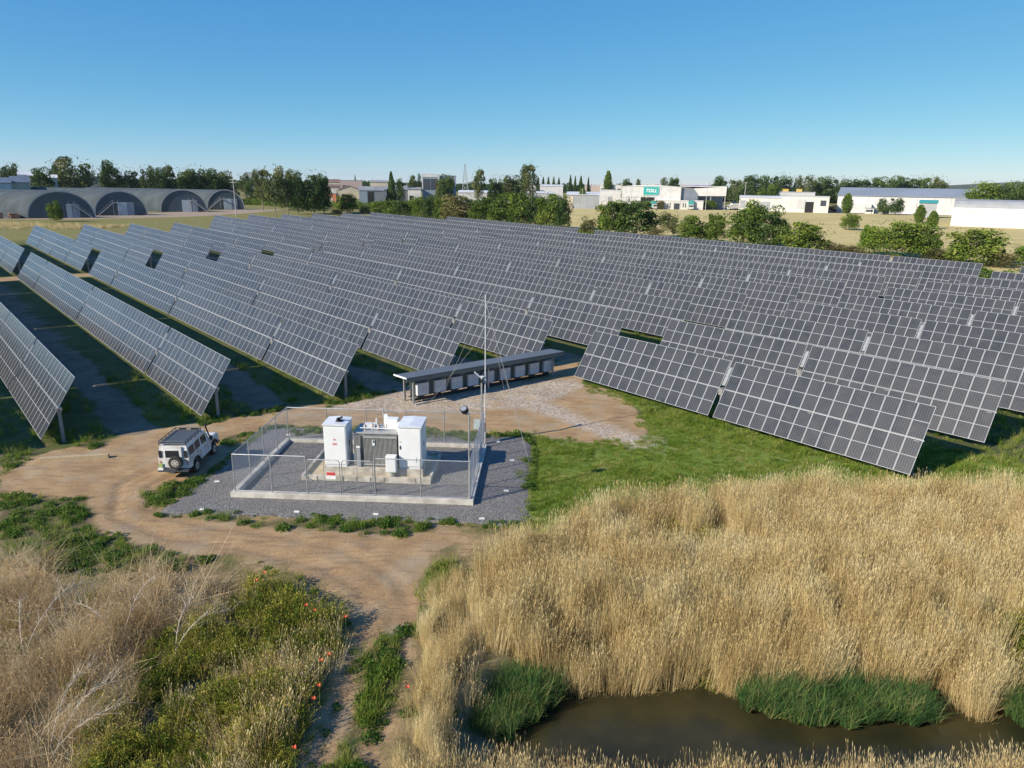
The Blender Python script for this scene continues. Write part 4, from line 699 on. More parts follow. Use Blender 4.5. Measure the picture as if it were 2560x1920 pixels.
# lamp pole
M_lamp=mat('lamp_black',(.04,.045,.05),.3,.3)
g=empty('floodlight_pole',(-2.22,35.23,.06),EA,label='slim grey pole with a round floodlight at the front right fence corner',cat='lamp pole')
MB().tube((0,0,0),(0,0,5.05),.05,.04,n=8).build('pole',M_galv,g); MB().bar((-.18,0,5.0),(.06,0,5.0),.06).build('bracket',M_galv,g)
mb=MB(); mb.tube((-.28,-.02,5.32),(-.2,.10,5.1),.22,.2,n=16); mb.build('lamp_head',M_lamp,g); mb=MB(); mb.tube((-.285,-.03,5.335),(-.28,-.02,5.32),.17,n=16); mb.build('lens',mat('lens_glass',(.3,.33,.36),.15,.3),g)
MB().box(-.04,.12,-.03,.05,3.0,3.25).build('switch_box',M_galv,g)
# camera pole
g=empty('camera_pole',(-1.95,43.95,.1),0,label='grey pole with small camera arms beside the tall mast',cat='pole')
MB().tube((0,0,0),(0,0,4.6),.055,n=8).build('pole',M_galv,g); mb=MB(); mb.bar((-.45,-.1,4.95),(0,0,4.5),.09,.07); mb.bar((-.12,0,4.62),(.12,0,4.62),.12,.1); mb.build('camera',M_white2,g); MB().box(-.5,-.1,-.22,-.02,1.15,1.75).build('control_box',mat('pale_green_box',(.5,.58,.55),.5),g,bevel=.01); MB().box(-.06,.1,-.12,.0,4.25,4.45).build('bracket',M_dark,g)
g=empty('guyed_mast',(-1.72,44.0,.1),0,label='tall thin guyed mast rising above the yard to the solar rows',cat='mast')
MB().tube((0,0,0),(0,0,9.9),.042,.03,n=8).build('pole',mat('mast_pale_grey',(.55,.56,.57),.5),g)
for px_,py_,tz in ((-5.59,54.16,9.6),(-6.3,53.0,7.6),(-.62,56.02,9.6),(-.22,56.38,7.8),(1.1,40.76,9.5)): MB().tube((0,0,tz),(px_+1.72,py_-44.0,.15),.012,n=4,caps=False).build('guy_wire',M_wire,g)
MB().bar((-.25,0,9.7),(.05,0,9.9),.03).build('aerial',M_galv,g)

# ------------------------------------------------------------ inverter shelter
SA=math.atan2(60.9-52.22,3.59+7.68); SL=math.hypot(11.27,8.68)
g=empty('inverter_shelter',(-7.68,52.22,.18),SA,label='long open shelter with a thin sloping roof over white inverter boxes',cat='shelter')
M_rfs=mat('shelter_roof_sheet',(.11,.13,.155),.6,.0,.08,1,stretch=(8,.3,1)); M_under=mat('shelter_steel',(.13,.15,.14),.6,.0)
mb=MB(); 
def SR(x,y,z): return (x,y,z)
mb=MB(); mb.prism([(-.55,2.10),(-.55,2.14),(1.55,1.66),(1.55,1.62)],-.75,SL+.7,axis='X'); 
mb=MB(); k=0
for (z0,z1,y0,y1) in ((2.26,2.14,-.55,1.35),):
    mb.poly([(-.7,y0,z0+.05),(SL+.8,y0,z0+.05),(SL+.8,y1,z1+.05),(-.7,y1,z1+.05)]); mb.poly([(-.7,y1,z1),(SL+.8,y1,z1),(SL+.8,y0,z0),(-.7,y0,z0)])
    mb.poly([(-.7,y0,z0),(SL+.8,y0,z0),(SL+.8,y0,z0+.05),(-.7,y0,z0+.05)]); mb.poly([(-.7,y1,z1+.05),(SL+.8,y1,z1+.05),(SL+.8,y1,z1),(-.7,y1,z1)])
    mb.poly([(-.7,y1,z1),(-.7,y0,z0),(-.7,y0,z0+.05),(-.7,y1,z1+.05)]); mb.poly([(SL+.8,y0,z0),(SL+.8,y1,z1),(SL+.8,y1,z1+.05),(SL+.8,y0,z0+.05)])
mb.build('roof',M_rfs,g); MB().box(-.72,-.70,-.47,1.52,1.66,1.9).mesh('x',M_galv)
mb=MB(); mb.bar((-.74,-.6,2.29),(-.74,1.4,2.17),.06,.12); mb.build('end_fascia',M_white2,g); MB().bar((-.7,-.50,2.09),(SL+.8,-.50,2.09),.05,.30).build('front_beam',M_under,g); MB().bar((-.7,1.25,2.05),(SL+.8,1.25,2.05),.05,.10).build('back_beam',M_under,g)
pm=MB().box(-.07,.07,-.07,.07,-.3,2.0).mesh('post',M_galv); pm2=MB().box(-.07,.07,-.07,.07,-.3,2.03).mesh('post',M_galv)
for f in (0,.5,1): link('post',pm,g,(.1+f*(SL-.2),-.1,0)); link('post',pm2,g,(.1+f*(SL-.2),1.3,0)); MB().bar((.1+f*(SL-.2),-.1,1.7),(.1+f*(SL-.2),-.5,2.2),.05).build('brace',M_galv,g)
mb=MB(); mb.bar((0,.55,1.3),(SL,.55,1.3),.05,.08); mb.bar((0,.55,.5),(SL,.55,.5),.05,.08); mb.build('mounting_rail',M_under,g); MB().bar((.1,-.3,.06),(1.3,-.3,.06),.12,.1).build('skid',M_conc2,g); MB().box(.2,SL-.3,.56,.62,.35,1.75).build('shade_panel',M_under,g); MB().box(.2,SL-.3,.3,.5,.12,.30).build('shade_strip',M_dark,g)  # dark panel behind and strip below the inverters added in place of shade
M_inv=mat('inverter_white',(.60,.61,.64),.45,0,.04,2); M_seam=mat('inverter_seam',(.25,.26,.3),.6)
posn=['at the left end','second from the left end','third from the left end','fourth from the left end','behind the camera pole','just right of the middle post','third from the right end','second from the right end','at the right end']
cz,sz=math.cos(SA),math.sin(SA)
for i in range(9):
    x=.62+i*(SL-1.6)/8.0+ (.0 if i<5 else .12); wx=-7.68+x*cz-.1*(-sz)*0; 
    px_=-7.68+x*cz-.18*sz; py_=52.22+x*sz+.18*cz
    o=empty('inverter',(px_,py_,.20+.0),SA,label='white inverter box under the long shelter, '+posn[i],cat='inverter',group='inverter boxes under the shelter')
    MB().box(0,1.02,.0,.3,.50,1.48).build('case',M_inv,o,bevel=.015); MB().box(.03,.99,-.012,-.002,.99,1.005).build('seam',M_seam,o)
    for zz in (.78,1.1,1.28): MB().box(.42,.49,-.014,-.002,zz,zz+.04).build('vent_slot',M_seam,o)
    mb=MB(); mb.box(.05,.5,.05,.25,.22,.497); mb.tube((.6,.15,-.05),(.6,.15,.497),.04,n=6); mb.tube((.75,.15,-.05),(.75,.15,.497),.03,n=6); mb.build('cable_gland_box',M_dark,o)
# dark gaps between the inverters show the added shade panel behind them
# ------------------------------------------------------------ four wheel drive
g=empty('parked_vehicle',(-19.32,38.85,.06),R(2.5),label='white four wheel drive wagon with roof rack parked beside the gravel pad',cat='car')
M_paint=mat('white_car_paint',(.70,.71,.72),.3,0,.06,1.2,dirt=(.50,.46,.40)); M_win=mat('car_glass',(.02,.025,.03),.08,0,.1); M_rim=mat('pale_steel_rim',(.52,.48,.42),.5,.2); M_tyre=mat('tyre',(.035,.032,.03),.85); M_rack=mat('rack_steel',(.09,.10,.11),.5,.5)
# body: y forward, origin at rear axle on ground ; width 1.74
W_=.87
lower=[(-1.0,.62),(-1.0,1.22),(3.45,1.20),(3.60,1.12),(3.60,.66),(3.30,.60),(3.25,.60),(3.18,.86),(2.94,1.0),(2.60,1.0),(2.36,.86),(2.28,.52),(.52,.52),(.44,.82),(.2,.97),(-.2,.97),(-.44,.82),(-.52,.58)]
mb=MB(); mb.prism(lower,-W_,W_,axis='X'); mb.build('body',M_paint,g,bevel=.02)
up=[(-1.0,1.223),(-.97,1.99),(1.75,2.0),(2.02,1.60),(2.12,1.223)]
mb=MB(); kk=[]
prof=[(-1.0,1.223,W_-.01),(-.95,1.98,W_-.12),(1.72,1.99,W_-.12),(2.02,1.62,W_-.06),(2.14,1.223,W_-.01)]
for s_ in (-1,1): kk.append([(s_*w,y,z) for (y,z,w) in prof])
mb.poly(kk[0][::-1]); mb.poly(kk[1])
for i in range(5): j=(i+1)%5; mb.poly([kk[0][i],kk[0][j],kk[1][j],kk[1][i]])
mb.build('cabin',M_paint,g,bevel=.02)
mb=MB(); mb.box(-.8,.8,2.15,3.42,1.20,1.235); mb.box(-.35,.35,2.15,3.4,1.235,1.26); mb.build('bonnet',M_paint,g,bevel=.01)
def sidewin(y0,y1,z0,z1):
    for s_ in (-1,1):
        f=lambda z: W_-.01-(z-1.223)/.76*.11+.012
        MB().poly([(0,0,0)]) if 0 else None
        mb=MB(); p=[(s_*f(z0),y0,z0),(s_*f(z0),y1,z0),(s_*f(z1),y1,z1),(s_*f(z1),y0,z1)]; mb.poly(p if s_>0 else p[::-1]); q=[(a_-s_*.02,b_,c_) for a_,b_,c_ in p]
        for i in range(4): mb.poly([p[i],q[i],q[(i+1)%4],p[(i+1)%4]])
        mb.build('side_window',M_win,g)
sidewin(-.82,-.05,1.33,1.80); sidewin(.08,.78,1.33,1.80); sidewin(.95,1.68,1.33,1.80)
mb=MB(); mb.poly([(-.72,2.13,1.28),(.72,2.13,1.28),(.68,2.015,1.66),(-.68,2.015,1.66)]); mb.poly([(.70,1.84,1.90),(-.70,1.84,1.90),(-.74,2.03,1.65),(.74,2.03,1.65)]); mb.build('windscreen',M_win,g)
MB().box(-.42,.34,-1.035,-1.0,1.30,1.72).build('rear_window',M_win,g); 
for x in (-.80,.60): MB().box(x,x+.17,-1.03,-1.0,1.28,1.70).build('corner_window',M_win,g)
mb=MB(); mb.box(-.5,.5,-1.05,-1.002,.70,1.96); mb.build('rear_door',M_paint,g,bevel=.01)
MB().box(-.42,.34,-1.06,-1.052,1.30,1.72).build('rear_door_window',M_win,g)
mb=MB(); mb.tube((.18,-1.32,1.05),(.18,-1.08,1.05),.385,n=24); mb.build('spare_tyre',M_tyre,g,bevel=.03); mb=MB(); mb.tube((.18,-1.335,1.05),(.18,-1.322,1.05),.21,n=20); mb.build('spare_rim',M_rim,g)
for a_ in range(6): 
    t=a_*math.pi/3; MB().tube((.18+.13*math.cos(t),-1.345,1.05+.13*math.sin(t)),(.18+.13*math.cos(t),-1.337,1.05+.13*math.sin(t)),.035,n=8).build('rim_hole',M_black,g)
mb=MB(); mb.box(-.86,.86,-1.22,-1.03,.48,.62); mb.box(-.1,.1,-1.3,-1.22,.42,.52); mb.build('rear_bumper',M_rack,g,bevel=.01); MB().box(-.84,-.55,-1.24,-1.222,.60,.74).build('number_plate',M_white,g)
for x,z,m_ in ((-.80,1.02,M_red),(-.80,.9,M_pink),(.72,1.02,M_red),(.72,.9,M_pink)): MB().tube((x+.04,-1.03,z),(x+.04,-1.005,z),.045,n=10).build('tail_light',m_,g)
MB().box(-.82,-.62,-1.11,-1.06,.72,.96).build('jerry_can_bracket',mat('hi_vis_green',(.32,.40,.12),.6),g)
for s_ in (-1,1):
    for y in (0,2.79):
        w=link('wheel',None,g,(s_*.75,y,.39)); 
        tag(w); MB().tube((-.12,0,0),(.12,0,0),.39,n=24).build('tyre',M_tyre,w,bevel=.03); MB().tube((s_*.10,0,0),(s_*.135,0,0),.22,n=20).build('rim',M_rim,w); MB().tube((s_*.136,0,0),(s_*.15,0,0),.07,n=10).build('hub',M_rack,w)
        arch=MB(); 
        for i in range(9):
            t0=math.pi*(.06+.88*i/9); t1=math.pi*(.06+.88*(i+1)/9); xo=s_*W_; 
            arch.poly([(xo-s_*.01,y+.44*math.cos(t0),.44+.50*math.sin(t0)),(xo-s_*.01,y+.44*math.cos(t1),.44+.50*math.sin(t1)),(xo+s_*.07,y+.44*math.cos(t1),.44+.50*math.sin(t1)),(xo+s_*.07,y+.44*math.cos(t0),.44+.50*math.sin(t0))])
            arch.poly([(xo+s_*.07,y+.44*math.cos(t0),.44+.50*math.sin(t0)),(xo+s_*.07,y+.44*math.cos(t1),.44+.50*math.sin(t1)),(xo+s_*.07,y+.50*math.cos(t1),.44+.57*math.sin(t1)),(xo+s_*.07,y+.50*math.cos(t0),.44+.57*math.sin(t0))])
        arch.build('wheel_arch',M_dark,g)
mb=MB(); mb.box(-.66,.66,-.9,3.3,.36,.56); mb.build('chassis',M_black,g)
for s_ in (-1,1):
    for y in (.02,.86,1.78): MB().box(s_*W_-.004+(0 if s_>0 else -.0),s_*W_+.004,y,y+.012,.58,1.20).build('door_gap',M_tgrey,g)
    MB().box(s_*(W_+.005)-.01,s_*(W_+.005)+.01,.62,.74,1.02,1.06).build('door_handle',M_dark,g); MB().box(s_*(W_+.005)-.01,s_*(W_+.005)+.01,1.5,1.62,1.02,1.06).build('door_handle',M_dark,g)
    mb=MB(); mb.box(s_*1.0-.09,s_*1.0+.09,2.02,2.08,1.30,1.52); mb.bar((s_*.8,2.05,1.35),(s_*1.0,2.05,1.4),.02); mb.build('mirror',M_dark,g)
    MB().tube((s_*.58,3.60,.93),(s_*.58,3.64,.93),.09,n=12).build('headlight',M_white2,g)
mb=MB(); mb.box(-.85,.85,3.62,3.78,.5,.66); mb.tube((-.5,3.8,.6),(-.5,3.8,1.05),.03,n=6); mb.tube((.5,3.8,.6),(.5,3.8,1.05),.03,n=6); mb.tube((-.5,3.8,1.05),(.5,3.8,1.05),.03,n=6); mb.build('bull_bar',M_rack,g)
MB().box(-.45,.45,3.601,3.615,.75,1.1).build('grille',M_dark,g)
mb=MB(); mb.tube((.93,2.35,1.15),(.93,2.12,1.35),.045,n=8); mb.tube((.93,2.12,1.35),(.84,1.84,2.12),.045,n=8); mb.tube((.84,1.84,2.1),(.84,1.84,2.34),.06,n=8); mb.build('snorkel',M_dark,g)
# roof rack
rk=link('roof_rack',None,g,(0,0,0)); x0,x1,y0,y1=-.74,.74,-.98,1.35
mb=MB(); 
for z in (2.12,2.26): mb.path([(x0,y0,z),(x1,y0,z),(x1,y1,z),(x0,y1,z),(x0,y0,z)],.026,6)
for y in np.linspace(y0,y1,6):
    for x in (x0,x1): mb.tube((x,y,2.0),(x,y,2.26),.02,n=6)
mb.build('rail',M_rack,rk)
sm=MB().box(x0,x1,-.055,.055,0,.02).mesh('slat',mat('rack_mesh_floor',(.10,.115,.13),.5,.3))
for y in np.linspace(y0+.08,y1-.1,15): link('slat',sm,rk,(0,y,2.125))
mb=MB(); mb.box(-.55,-.15,1.38,1.46,2.13,2.22); mb.box(.15,.55,1.38,1.46,2.13,2.22); mb.build('spotlight_bar',M_dark,rk)
# timber sleeper and bare stems
g=tag(MB().box(-1.9,1.9,-.12,.12,-.05,.24).build('timber_sleeper',mat('old_timber',(.42,.33,.2),.8,0,.2,6,stretch=(1,8,8)),bevel=.015),'pale timber sleeper lying before the leftmost solar table','sleeper'); g.location=(-26.6,40.4,.1); g.rotation_euler=(0,0,R(12))
M_stem=mat('bleached_stem',(.52,.45,.36),.8,0,.15,6)
def stem(x,y,az_,L,h,label):
    o=empty('dead_stem',(x,y,relief(np.array([x]),np.array([y]))[0]),R(az_),label=label,cat='dead stem',group='bare bleached stems in the dry scrub')
    rs=random.Random(int(x*100)); pts=[(L*t,.12*math.sin(t*3+x),h*math.sin(t*1.9)**.8+.1) for t in [i/7 for i in range(8)]]
    MB().path(pts,.016,5,.35).build('main_stem',M_stem,o); mb=MB()
    for i in range(2,8):
        for s_ in (-1,1,-.4):
            a_=Vector(pts[i if i<8 else 7]); b_=a_+Vector((L*.16*rs.uniform(.5,1.4),s_*L*.14*rs.uniform(.4,1.2),h*.35*rs.uniform(-.2,1))); mb.tube(a_,b_,.007,.003,n=4,caps=False); c_=b_+Vector((rs.uniform(0,.4),s_*rs.uniform(0,.25),rs.uniform(-.1,.3))); mb.tube(b_,c_,.004,.002,n=3,caps=False)
    mb.build('twigs',M_stem,o)
for a_ in [(-17.0,21.5,75,2.4,1.6,'tall bleached stem leaning right at the left end of the dry scrub'),(-17.2,21.8,130,2.2,1.0,'bleached forked stem reaching left in the dry scrub'),(-14.2,22.4,70,1.9,1.5,'arching pale stem in the middle of the dry scrub'),(-14.3,22.2,150,1.9,1.1,'pale stem bowing left in the middle of the dry scrub'),(-11.9,21.3,50,2.0,1.4,'long straight pale stem near the green bushes'),(-11.7,21.5,95,1.8,1.6,'upright pale stem beside the green bushes'),(-13.4,17.2,55,1.9,1.3,'thick pale stem fan at the bottom of the scrub'),(-13.7,17.4,75,1.8,1.4,'slender pale stem at the bottom of the scrub'),(-13.4,17.0,35,1.8,.8,'low pale stem reaching right at the bottom of the scrub')]: stem(*a_)
# orange flowers
M_pet=mat('orange_red_petal',(.62,.10,.04),.6,0,.1); M_stalk=mat('flower_stalk',(.10,.16,.04),.8)
for (x,y),t in zip([(-10.1,25.96),(-10.22,25.36),(-7.71,23.61),(-6.05,22.88),(-6.11,20.71),(-6.04,19.14),(-6.04,18.54),(-6.06,16.58),(-3.22,19.19),(-7.3,23.3),(-6.3,20.4)],['farthest back in the green bushes','just below the farthest flower','at the bend of the bush edge','on the bush edge by the track','among straw stalks beside the track, upper','among straw stalks beside the track, middle','among straw stalks beside the track, lower','lowest one at the bottom left of the track','alone on the right side of the track','beside the flower at the bush bend','low beside the upper straw flower']):
    o=empty('poppy_flower',(x,y,float(relief(np.array([x]),np.array([y]))[0])),0,label='orange red flower '+t,cat='flower',group='orange red flowers along the track'); mb=MB()
    mb.tube((0,0,0),(.03,0,1.12),.008,n=4); mb.build('stalk',M_stalk,o); mb=MB()
    for i in range(5):
        a_=i*1.257; ca,sa=math.cos(a_),math.sin(a_); mb.poly([(.03,0,1.12),(.03+.09*ca-.05*sa,.09*sa+.05*ca,1.17),(.03+.13*ca,.13*sa,1.22),(.03+.09*ca+.05*sa,.09*sa-.05*ca,1.17)])
    pe=mb.build('petals',M_pet,o); pe.scale=(.6,.6,1)
# ------------------------------------------------------------ far buildings
PAL={'brick':mat('red_brick',(.50,.19,.11),.85,0,.15,.8),'cream':mat('cream_render',(.55,.48,.36),.8,0,.12,.2),'white':ribbed('white_wall_sheet',(.60,.59,.565),.35,.6,'X',.1),'navy':ribbed('blue_grey_sheet',(.17,.19,.22),.4,.5),
'steelblue':mat('steel_blue',(.22,.27,.33),.5),'steelgrey':ribbed('grey_sheet',(.33,.35,.37),.4,.5),'greyl':mat('light_grey_wall',(.48,.48,.47),.6),'black':M_black,'glass':mat('window_dark',(.05,.06,.075),.15),
'rust':mat('rusty_roof',(.20,.13,.11),.8,0,.25,.2),'grey':mat('grey_roof',(.27,.27,.27),.6,0,.12,.15),'whiteroof':mat('white_roof',(.66,.66,.66),.45,0,.07,.1),'slate':mat('slate_roof',(.11,.14,.19),.6,0,.12,.3),'slatel':mat('slate_light',(.35,.38,.42),.5),
'purple':mat('purple_sheet',(.24,.16,.42),.5),'pinkish':mat('pinkish_wall',(.48,.38,.34),.8),'yellow':mat('yellow_sheet',(.62,.42,.10),.6),'teal':mat('teal_sheet',(.05,.30,.28),.5),'blueroof':mat('blue_grey_roof',(.22,.25,.29),.5,.0,.1,.05)}
def frame2(x0,y0,x1,y1): return math.atan2(y1-y0,x1-x0),math.hypot(x1-x0,y1-y0)
def building(lab,x0,y0,x1,y1,z,h,dep,roof,rise,wm,rm,ft,cat='building'):
    a_,W=frame2(x0,y0,x1,y1); g=empty('building',(x0,y0,z-.1),a_,label=lab,cat=cat); hw=h-(rise if roof!='flat' else .35)
    MB().box(0,W,0,dep,0,hw).build('wall',PAL[wm],g)
    o_=.35; mb=MB()
    if roof=='flat': mb.box(-.15,W+.15,-.15,dep+.15,hw+.003,hw+.35)
    elif roof=='gend': 
        mb.prism([(-o_,hw),(W/2,h),(W+o_,hw),(W+o_,hw-.2),(W/2,h-.2),(-o_,hw-.2)],-.3,dep+.3); MB().prism([(0,hw),(W,hw),(W/2,h-.25)],.01,dep-.01).build('gable_wall',PAL[wm],g)
    else:
        mb.prism([(-o_,hw-.05),(dep/2,h),(dep+o_,hw-.05),(dep+o_,hw+.12),(dep/2,h+.15),(-o_,hw+.12)],-.3,W+.3,axis='X'); MB().prism([(0,hw),(dep/2,h-.03),(dep,hw)],.02,W-.02,axis='X').build('gable_wall',PAL[wm],g)
    mb.build('roof',PAL[rm],g)
    for (a0,a1,b0,b1,c_,nm_) in ft: MB().box(W*a0+.02,W*a1-.02,-.12,-.004,hw*b0,hw*b1-.02).build(nm_,PAL[c_],g)
    return g
for b_ in BLD: building(*b_)
# freight depot with the teal sign
x0,y0,x1,y1=60.04,411.9,91.48,406.07; a_,W=frame2(x0,y0,x1,y1)
g=empty('freight_depot',(x0,y0,3.85),a_,label='big white freight depot carrying the teal name sign',cat='warehouse')
MB().box(0,W,0,45,0,12.0).build('wall',PAL['white'],g); MB().prism([(-.3,12.003),(W*.5,12.9),(W+.3,12.003)],-.2,45.2).build('roof',PAL['whiteroof'],g)
MB().box(W*.33,W*.56,-.12,-.003,0,6.2).build('door_opening',M_black,g); MB().box(W*.325,W*.33-.01,-.3,-.003,0,6.4).build('door_frame',PAL['steelgrey'],g)
MB().box(.2,W*.3,-.1,-.003,5.9,6.1).build('wall_seam',PAL['steelgrey'],g)
for i in range(1,6): MB().box(W*i/6-.06,W*i/6+.06,-.06,-.003,(7.0 if i in(2,3) else .1),7.3 if i in(2,3) else 11.6).build('downpipe',PAL['greyl'],g)
sg=link('sign_board',MB().box(0,8.2,0,.15,0,4.1).mesh('sign_board',mat('teal_sign',(.02,.36,.34),.5,0,.03)),g,(W*.37,-.35,7.6))
mb=MB(); mb.box(-.12,8.32,-.02,-.003,-.12,.12); mb.box(-.12,8.32,-.02,-.003,3.98,4.22); mb.box(-.12,.12,-.02,-.003,.123,3.977); mb.box(8.08,8.32,-.02,-.003,.123,3.977); mb.build('sign_border',mat('teal_light',(.25,.62,.60),.5,0,.03),sg)
fc=bpy.data.curves.new('lettering','FONT'); fc.body='TOLL'; fc.size=2.5; fc.shear=.3; fc.extrude=.03; fc.offset=.07; fc.align_x='CENTER'; fc.align_y='CENTER'; fc.materials.append(mat('sign_lettering',(.82,.82,.82),.5,0,.0))
tmp=bpy.data.objects.new('lettering_curve',fc); COL.objects.link(tmp); bpy.context.view_layer.update(); fm_=bpy.data.meshes.new_from_object(tmp.evaluated_get(bpy.context.evaluated_depsgraph_get())); bpy.data.objects.remove(tmp); lt=link('lettering',fm_,sg,(4.05,-.06,2.05)); lt.rotation_euler=(R(90),0,0); lt.scale=(1.05,1,1)
g=empty('depot_office',(84.0,408.5,3.85),a_,label='low white depot office with slit windows below the teal sign',cat='office')
MB().box(-4,20,-7,-1.2,0,4.6).build('wall',PAL['white'],g); MB().box(-4.2,20.2,-7.2,-1.0,4.603,4.9).build('roof',PAL['whiteroof'],g)
for x in (-3,-1.6,1.0,2.2,9.2,10.4,12.5): MB().box(x,x+.45,-7.1,-7.003,1.2,3.4).build('window',PAL['glass'],g)
MB().box(4.5,7.4,-7.15,-7.003,0,3.3).build('entry',PAL['glass'],g)
g=empty('depot_canopy',(92.3,408.0,3.85),a_-.02,label='open white freight canopy right of the teal sign building',cat='canopy')
MB().prism([(0,7.2),(24,7.4),(24,12.4),(6.5,11.2),(0,12.0)],0,.3).build('fascia',PAL['white'],g); MB().box(0,24,.31,26,12.2,12.5).build('roof',PAL['whiteroof'],g); MB().prism([(0,.2),(0,12.0),(6.4,11.2),(9,8.0),(9,.2)],-.35,-.05).build('side_wall',PAL['navy'],g); MB().box(0,24,20,26,0,12.1).build('back_wall',PAL['greyl'],g)
for x in (9.2,16,23.6): MB().box(x-.2,x+.2,.4,.8,0,7.2).build('column',PAL['steelgrey'],g)
MB().box(14,19,8,11,0,4).build('crate_stack',PAL['greyl'],g)
def truck(name,x,y,rz,label,wd=2.5,ln=7,ht=3.6,col='teal'):
    g=empty(name,(x,y,3.95),rz,label=label,cat='truck'); MB().box(0,wd,1.8,ln,.9,ht).build('cargo_box',PAL[col],g); MB().box(.1,wd-.1,0,1.7,.5,2.7).build('cab',PAL['white'],g); MB().box(.25,wd-.25,-.05,.0-.003,1.5,2.4).build('windscreen',PAL['glass'],g)
    for yy in (.8,ln-1.6):
        for xx in (0,wd-.3): MB().tube((xx,yy,.45),(xx+.3,yy,.45),.45,n=12).build('wheel',M_tyre,g)
truck('delivery_truck',75.2,398.5,a_+.2,'teal box truck standing in the dark depot doorway',ht=4.2); truck('delivery_truck',94.0,396.0,a_,'teal and white truck parked in front of the depot office',ht=4.8,wd=2.8)
truck('delivery_truck',116.5,402,a_-1.1,'white truck at the right end of the freight canopy',col='greyl',ht=3.6); truck('delivery_truck',124.5,418,a_,'teal container truck right of the freight canopy',ht=4.0)
# long shed with blue roof
x0,y0,x1,y1=173.52,395.01,233,363; a_,W=frame2(x0,y0,x1,y1)
g=empty('long_shed',(x0,y0,3.85),a_,label='very long white shed with a blue grey roof at right',cat='shed')
MB().box(0,W,0,30,0,8.8).build('wall',PAL['white'],g); MB().prism([(-.5,8.6),(15,12.6),(30.5,8.6),(30.5,8.9),(15,12.95),(-.5,8.9)],-.4,W+.4,axis='X').build('roof',PAL['blueroof'],g); MB().prism([(0,8.803),(30,8.803),(15,12.5)],.02,W-.02,axis='X').build('gable_wall',PAL['white'],g)
for i in range(1,9): MB().box(W*i/9-.07,W*i/9+.07,-.08,-.003,0,8.4).build('downpipe',PAL['steelgrey'],g)
MB().box(2,17,-6,-.1,0,4.6).build('annex',PAL['white'],g)
for x,t in ((14,'left'),(21,'right')): 
    o=building('small blue and white cabin before the long shed, '+t+' one',x0+x*math.cos(a_)+12*math.sin(a_)*-1*-1,y0+x*math.sin(a_)-12,x0+(x+4)*math.cos(a_)-12*0+12*math.sin(a_),y0+(x+4)*math.sin(a_)-12,3.9,3.0,3,'flat',0,'white','steelblue',[(.1,.9,.4,.8,'glass','window')],cat='cabin')
# barrel shed right
M_bar=ribbed('white_barrel_sheet',(.62,.62,.62),.5,.45,'X',.05); M_barroof=ribbed('grey_barrel_roof',(.30,.31,.32),.5,.45,'X',.08); M_barmid=mat('pale_green_translucent',(.50,.55,.50),.5,0,.1,.3)
x0,y0,x1,y1=158.31,264.72,198,239; a_,W=frame2(x0,y0,x1,y1)
g=empty('barrel_shed',(x0,y0,3.7),a_,label='white barrel vaulted shed in the paddock at the right edge',cat='shed')
prof=[(0,0),(0,4.4),(.25,5.8),(.55,6.6),(1.3,7.8),(2.6,8.8),(4.5,9.3),(7,9.5),(9.5,9.3),(11.4,8.8),(12.7,7.8),(13.5,6.4),(14,4.4),(14,0)]
for (i0,i1,m_,nm_) in ((0,1,M_bar,'wall_sheet'),(1,3,M_barmid,'skylight_band'),(3,9,M_barroof,'roof_sheet'),(9,13,M_bar,'back_sheet')):
    mb=MB()
    for i in range(i0,i1): (ya,za_),(yb,zb_)=prof[i],prof[i+1]; mb.poly([(0,ya,za_),(W,ya,za_),(W,yb,zb_),(0,yb,zb_)])
    mb.build(nm_,m_,g)
mb=MB(); mb.poly([(0,y,z) for y,z in prof]); mb.build('end_wall',M_bar,g)
